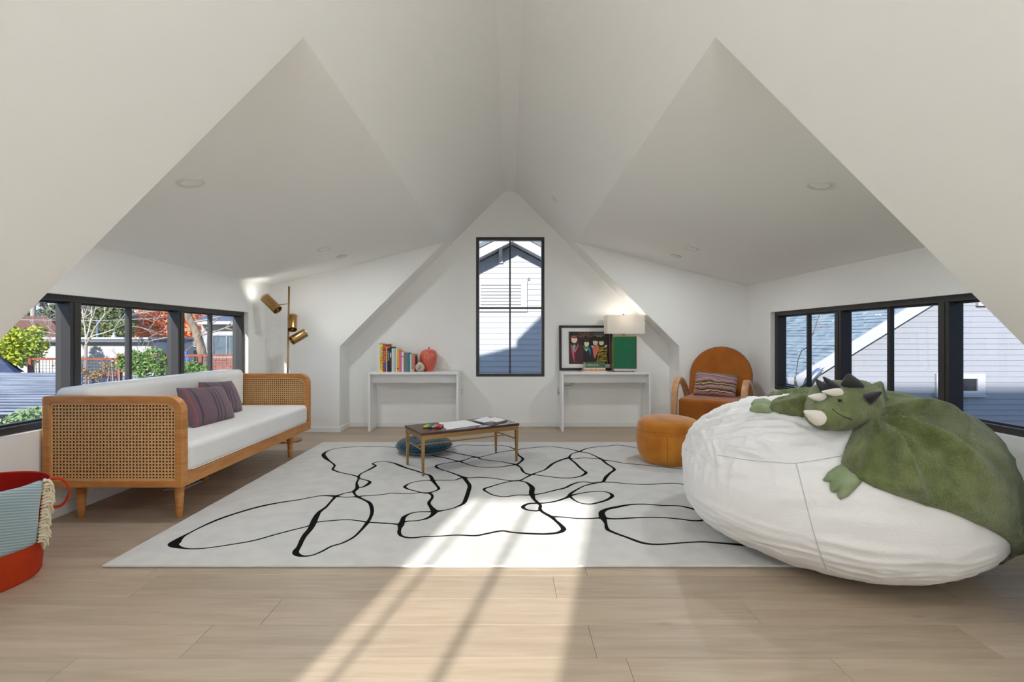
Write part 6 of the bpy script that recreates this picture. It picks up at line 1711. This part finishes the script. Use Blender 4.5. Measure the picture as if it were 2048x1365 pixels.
for a, d in ((BP(383, 645, 10), (1, 0, .3)), (BP(378, 632, 10), (-1, 0, .25)), (BP(395, 672, 10), (1, .1, .1)), (BP(372, 622, 10), (-.8, 0, .8)), (BP(368, 610, 10), (.9, 0, .9)), (BP(390, 660, 10), (-1, 0, -.1))):
    branches(b_, a, d, 0.75, 0.022, 3, rn, 0.5, 0.05)
obj('branches', b_, M_twig, lt, smooth=True)
rb_ = obj('blue_ribbon', MB().box(-0.035, 0.035, -0.02, 0.02, -0.09, 0.0, tr(BP(372, 704, 10)) @ rot('Y', 0.2)).box(-0.03, 0.04, -0.02, 0.02, -0.2, -0.11, tr(BP(372, 704, 10)) @ rot('Y', -0.2)), mat('blue_plastic', rgb(30, 96, 210), 0.5), None, bevel=0.01)
tag(rb_, 'small blue ribbon hanging outside beside the leaning trunk', 'ribbon')
# shrubs
def shrub(label, blobs, n, size, ml, seed, D, name='shrub'):
    c = blobs[0][0]
    t = thing(name, label, 'shrub', (c.x, c.y, GZ))
    rn = random.Random(seed); s_ = MB()
    for k in range(6):
        q = blobs[k % len(blobs)][0]
        s_.tube([(c.x + rn.uniform(-.15, .15), c.y + rn.uniform(-.15, .15), GZ), (q.x + rn.uniform(-.2, .2), q.y, (q.z + GZ) / 2), (q.x + rn.uniform(-.15, .15), q.y, q.z)], [.025, .018, .008], 6)
    obj('stems', s_, M_twig, t, smooth=True)
    leaves('foliage', blobs, n, size, ml, t, seed)
    return t
shrub('lime yellow bush at the far left in front of the brown roof', [(BP(10, 690, 13), 0.5), (BP(35, 685, 13), 0.5), (BP(50, 705, 13), 0.42), (BP(20, 712, 13), 0.5), (BP(75, 664, 13.5), 0.22), (BP(68, 690, 13), 0.3), (BP(-15, 690, 13), 0.5)], 4200, 0.05, M_ly, 41, 13, 'lime_bush')
shrub('leafy green shrub in the middle of the mesh fence', [(BP(262, 718, 8.6), 0.20), (BP(285, 728, 8.6), 0.24), (BP(310, 712, 8.6), 0.18), (BP(330, 735, 8.6), 0.22), (BP(300, 745, 8.6), 0.25), (BP(250, 730, 8.6), 0.14)], 1500, 0.028, M_ls, 42, 8.6)
shrub('small green shrub at the foot of the leaning trunk', [(BP(378, 735, 8.8), 0.16), (BP(400, 740, 8.8), 0.16), (BP(388, 748, 8.8), 0.18)], 700, 0.026, M_ls, 43, 8.8)
shrub('pale leafed shrub right below the left window sill', [(BP(20, 858, 3.7), 0.11), (BP(48, 842, 3.7), 0.11), (BP(66, 832, 3.7), 0.08), (BP(75, 850, 3.7), 0.10), (BP(0, 870, 3.7), 0.12), (BP(35, 868, 3.7), 0.12)], 1400, 0.017, mat('pale_leaf', rgb(150, 172, 128), 0.8, col2=rgb(96, 128, 76), vscale=(14, 14, 14)), 44, 4.3)
shrub('sparse vine with reddish berries along the low fence rail', [(BP(160, 745, 8.9), 0.12), (BP(190, 752, 8.9), 0.14), (BP(215, 735, 8.9), 0.12), (BP(232, 722, 8.9), 0.10), (BP(125, 730, 8.9), 0.14)], 420, 0.022, mat('vine_leaf', rgb(150, 150, 90), 0.8, col2=rgb(150, 96, 70), vscale=(14, 14, 14)), 45, 8.9, 'fence_vine')
# poles and wire
up_ = obj('utility_pole', MB().tube([(bxp(67, 28), 28, GZ), (bxp(66, 28), 28, bzp(560, 28))], [0.16, 0.11], 10), mat('old_pole', rgb(160, 146, 132), 0.95), None, smooth=True)
tag(up_, 'tall weathered utility pole against the sky at far left', 'pole')
obj('cross_arm', MB().box(bxp(55, 28), bxp(78, 28), 27.9, 28.0, bzp(570, 28), bzp(567, 28)), M_twig, up_)
mp2 = obj('metal_pole', MB().tube([(bxp(194, 17.3), 17.3, GZ), (bxp(194, 17.3), 17.3, bzp(642, 17.3))], 0.03, 8), M_silver, None, smooth=True)
tag(mp2, 'thin pale metal pole above the white building roof', 'pole')
wr_ = obj('overhead_wire', MB().tube([tuple(P(40, 640, 24)), tuple(P(194, 641.5, 17)), tuple(P(300, 638, 18)), tuple(P(400, 628, 20))], 0.014, 5), mat('grey_line', rgb(170, 170, 170), 0.6), None)
tag(wr_, 'thin overhead wire crossing the left window view', 'wire')
# branch with red leaves by the right window, tree top by the back gable
tw = thing('red_leaf_twig', 'thin twig with red brown leaves outside the right window', 'twig', (P(1570, 735, 7.5).x, 7.5, GZ))
tpts = [Vector((P(1570, 735, 7.5).x, 7.5, GZ)), P(1590, 765, 7.5), P(1616, 692, 7.5), P(1628, 660, 7.5), P(1638, 632, 7.5), P(1650, 600, 7.5), P(1660, 560, 7.5)]
obj('stem', MB().tube(catmull([tuple(p) for p in tpts], 4), 0.006, 5), mat('dark_twig', rgb(96, 84, 76), 0.9), tw, smooth=True)
rl = random.Random(6); M_rl = mat('red_brown_leaf', rgb(150, 92, 62), 0.8, col2=rgb(112, 60, 44), vscale=(20, 20, 20))
for px_, py_ in ((1619, 686), (1624, 671), (1621, 676), (1627, 668), (1636, 654), (1640, 648), (1634, 651), (1642, 655), (1617, 682)):
    c = P(px_, py_, 7.5); a = Vector((rl.gauss(0, 1), rl.gauss(0, .4), rl.gauss(0, 1))).normalized() * 0.03; b = a.orthogonal().normalized() * 0.016
    obj('leaf', MB().add([c - a, c + b, c + a, c - b, c + Vector((0, -.004, 0)), c + Vector((0, .004, 0))], [(0, 1, 4), (1, 2, 4), (2, 3, 4), (3, 0, 4), (1, 0, 5), (2, 1, 5), (3, 2, 5), (0, 3, 5)]), M_rl, tw)
tree('gable_tree', 'dark green tree top behind the white gable roof', Vector((2.2, 18, GZ)), Vector((2.0, 18, 2.0)), 0.2, [(P(1075, 485, 18), 0.6), (P(1095, 490, 18), 0.7), (P(1060, 470, 18), 0.6), (P(1110, 470, 18), 0.8)], 2600, 0.06, M_lg, 15)
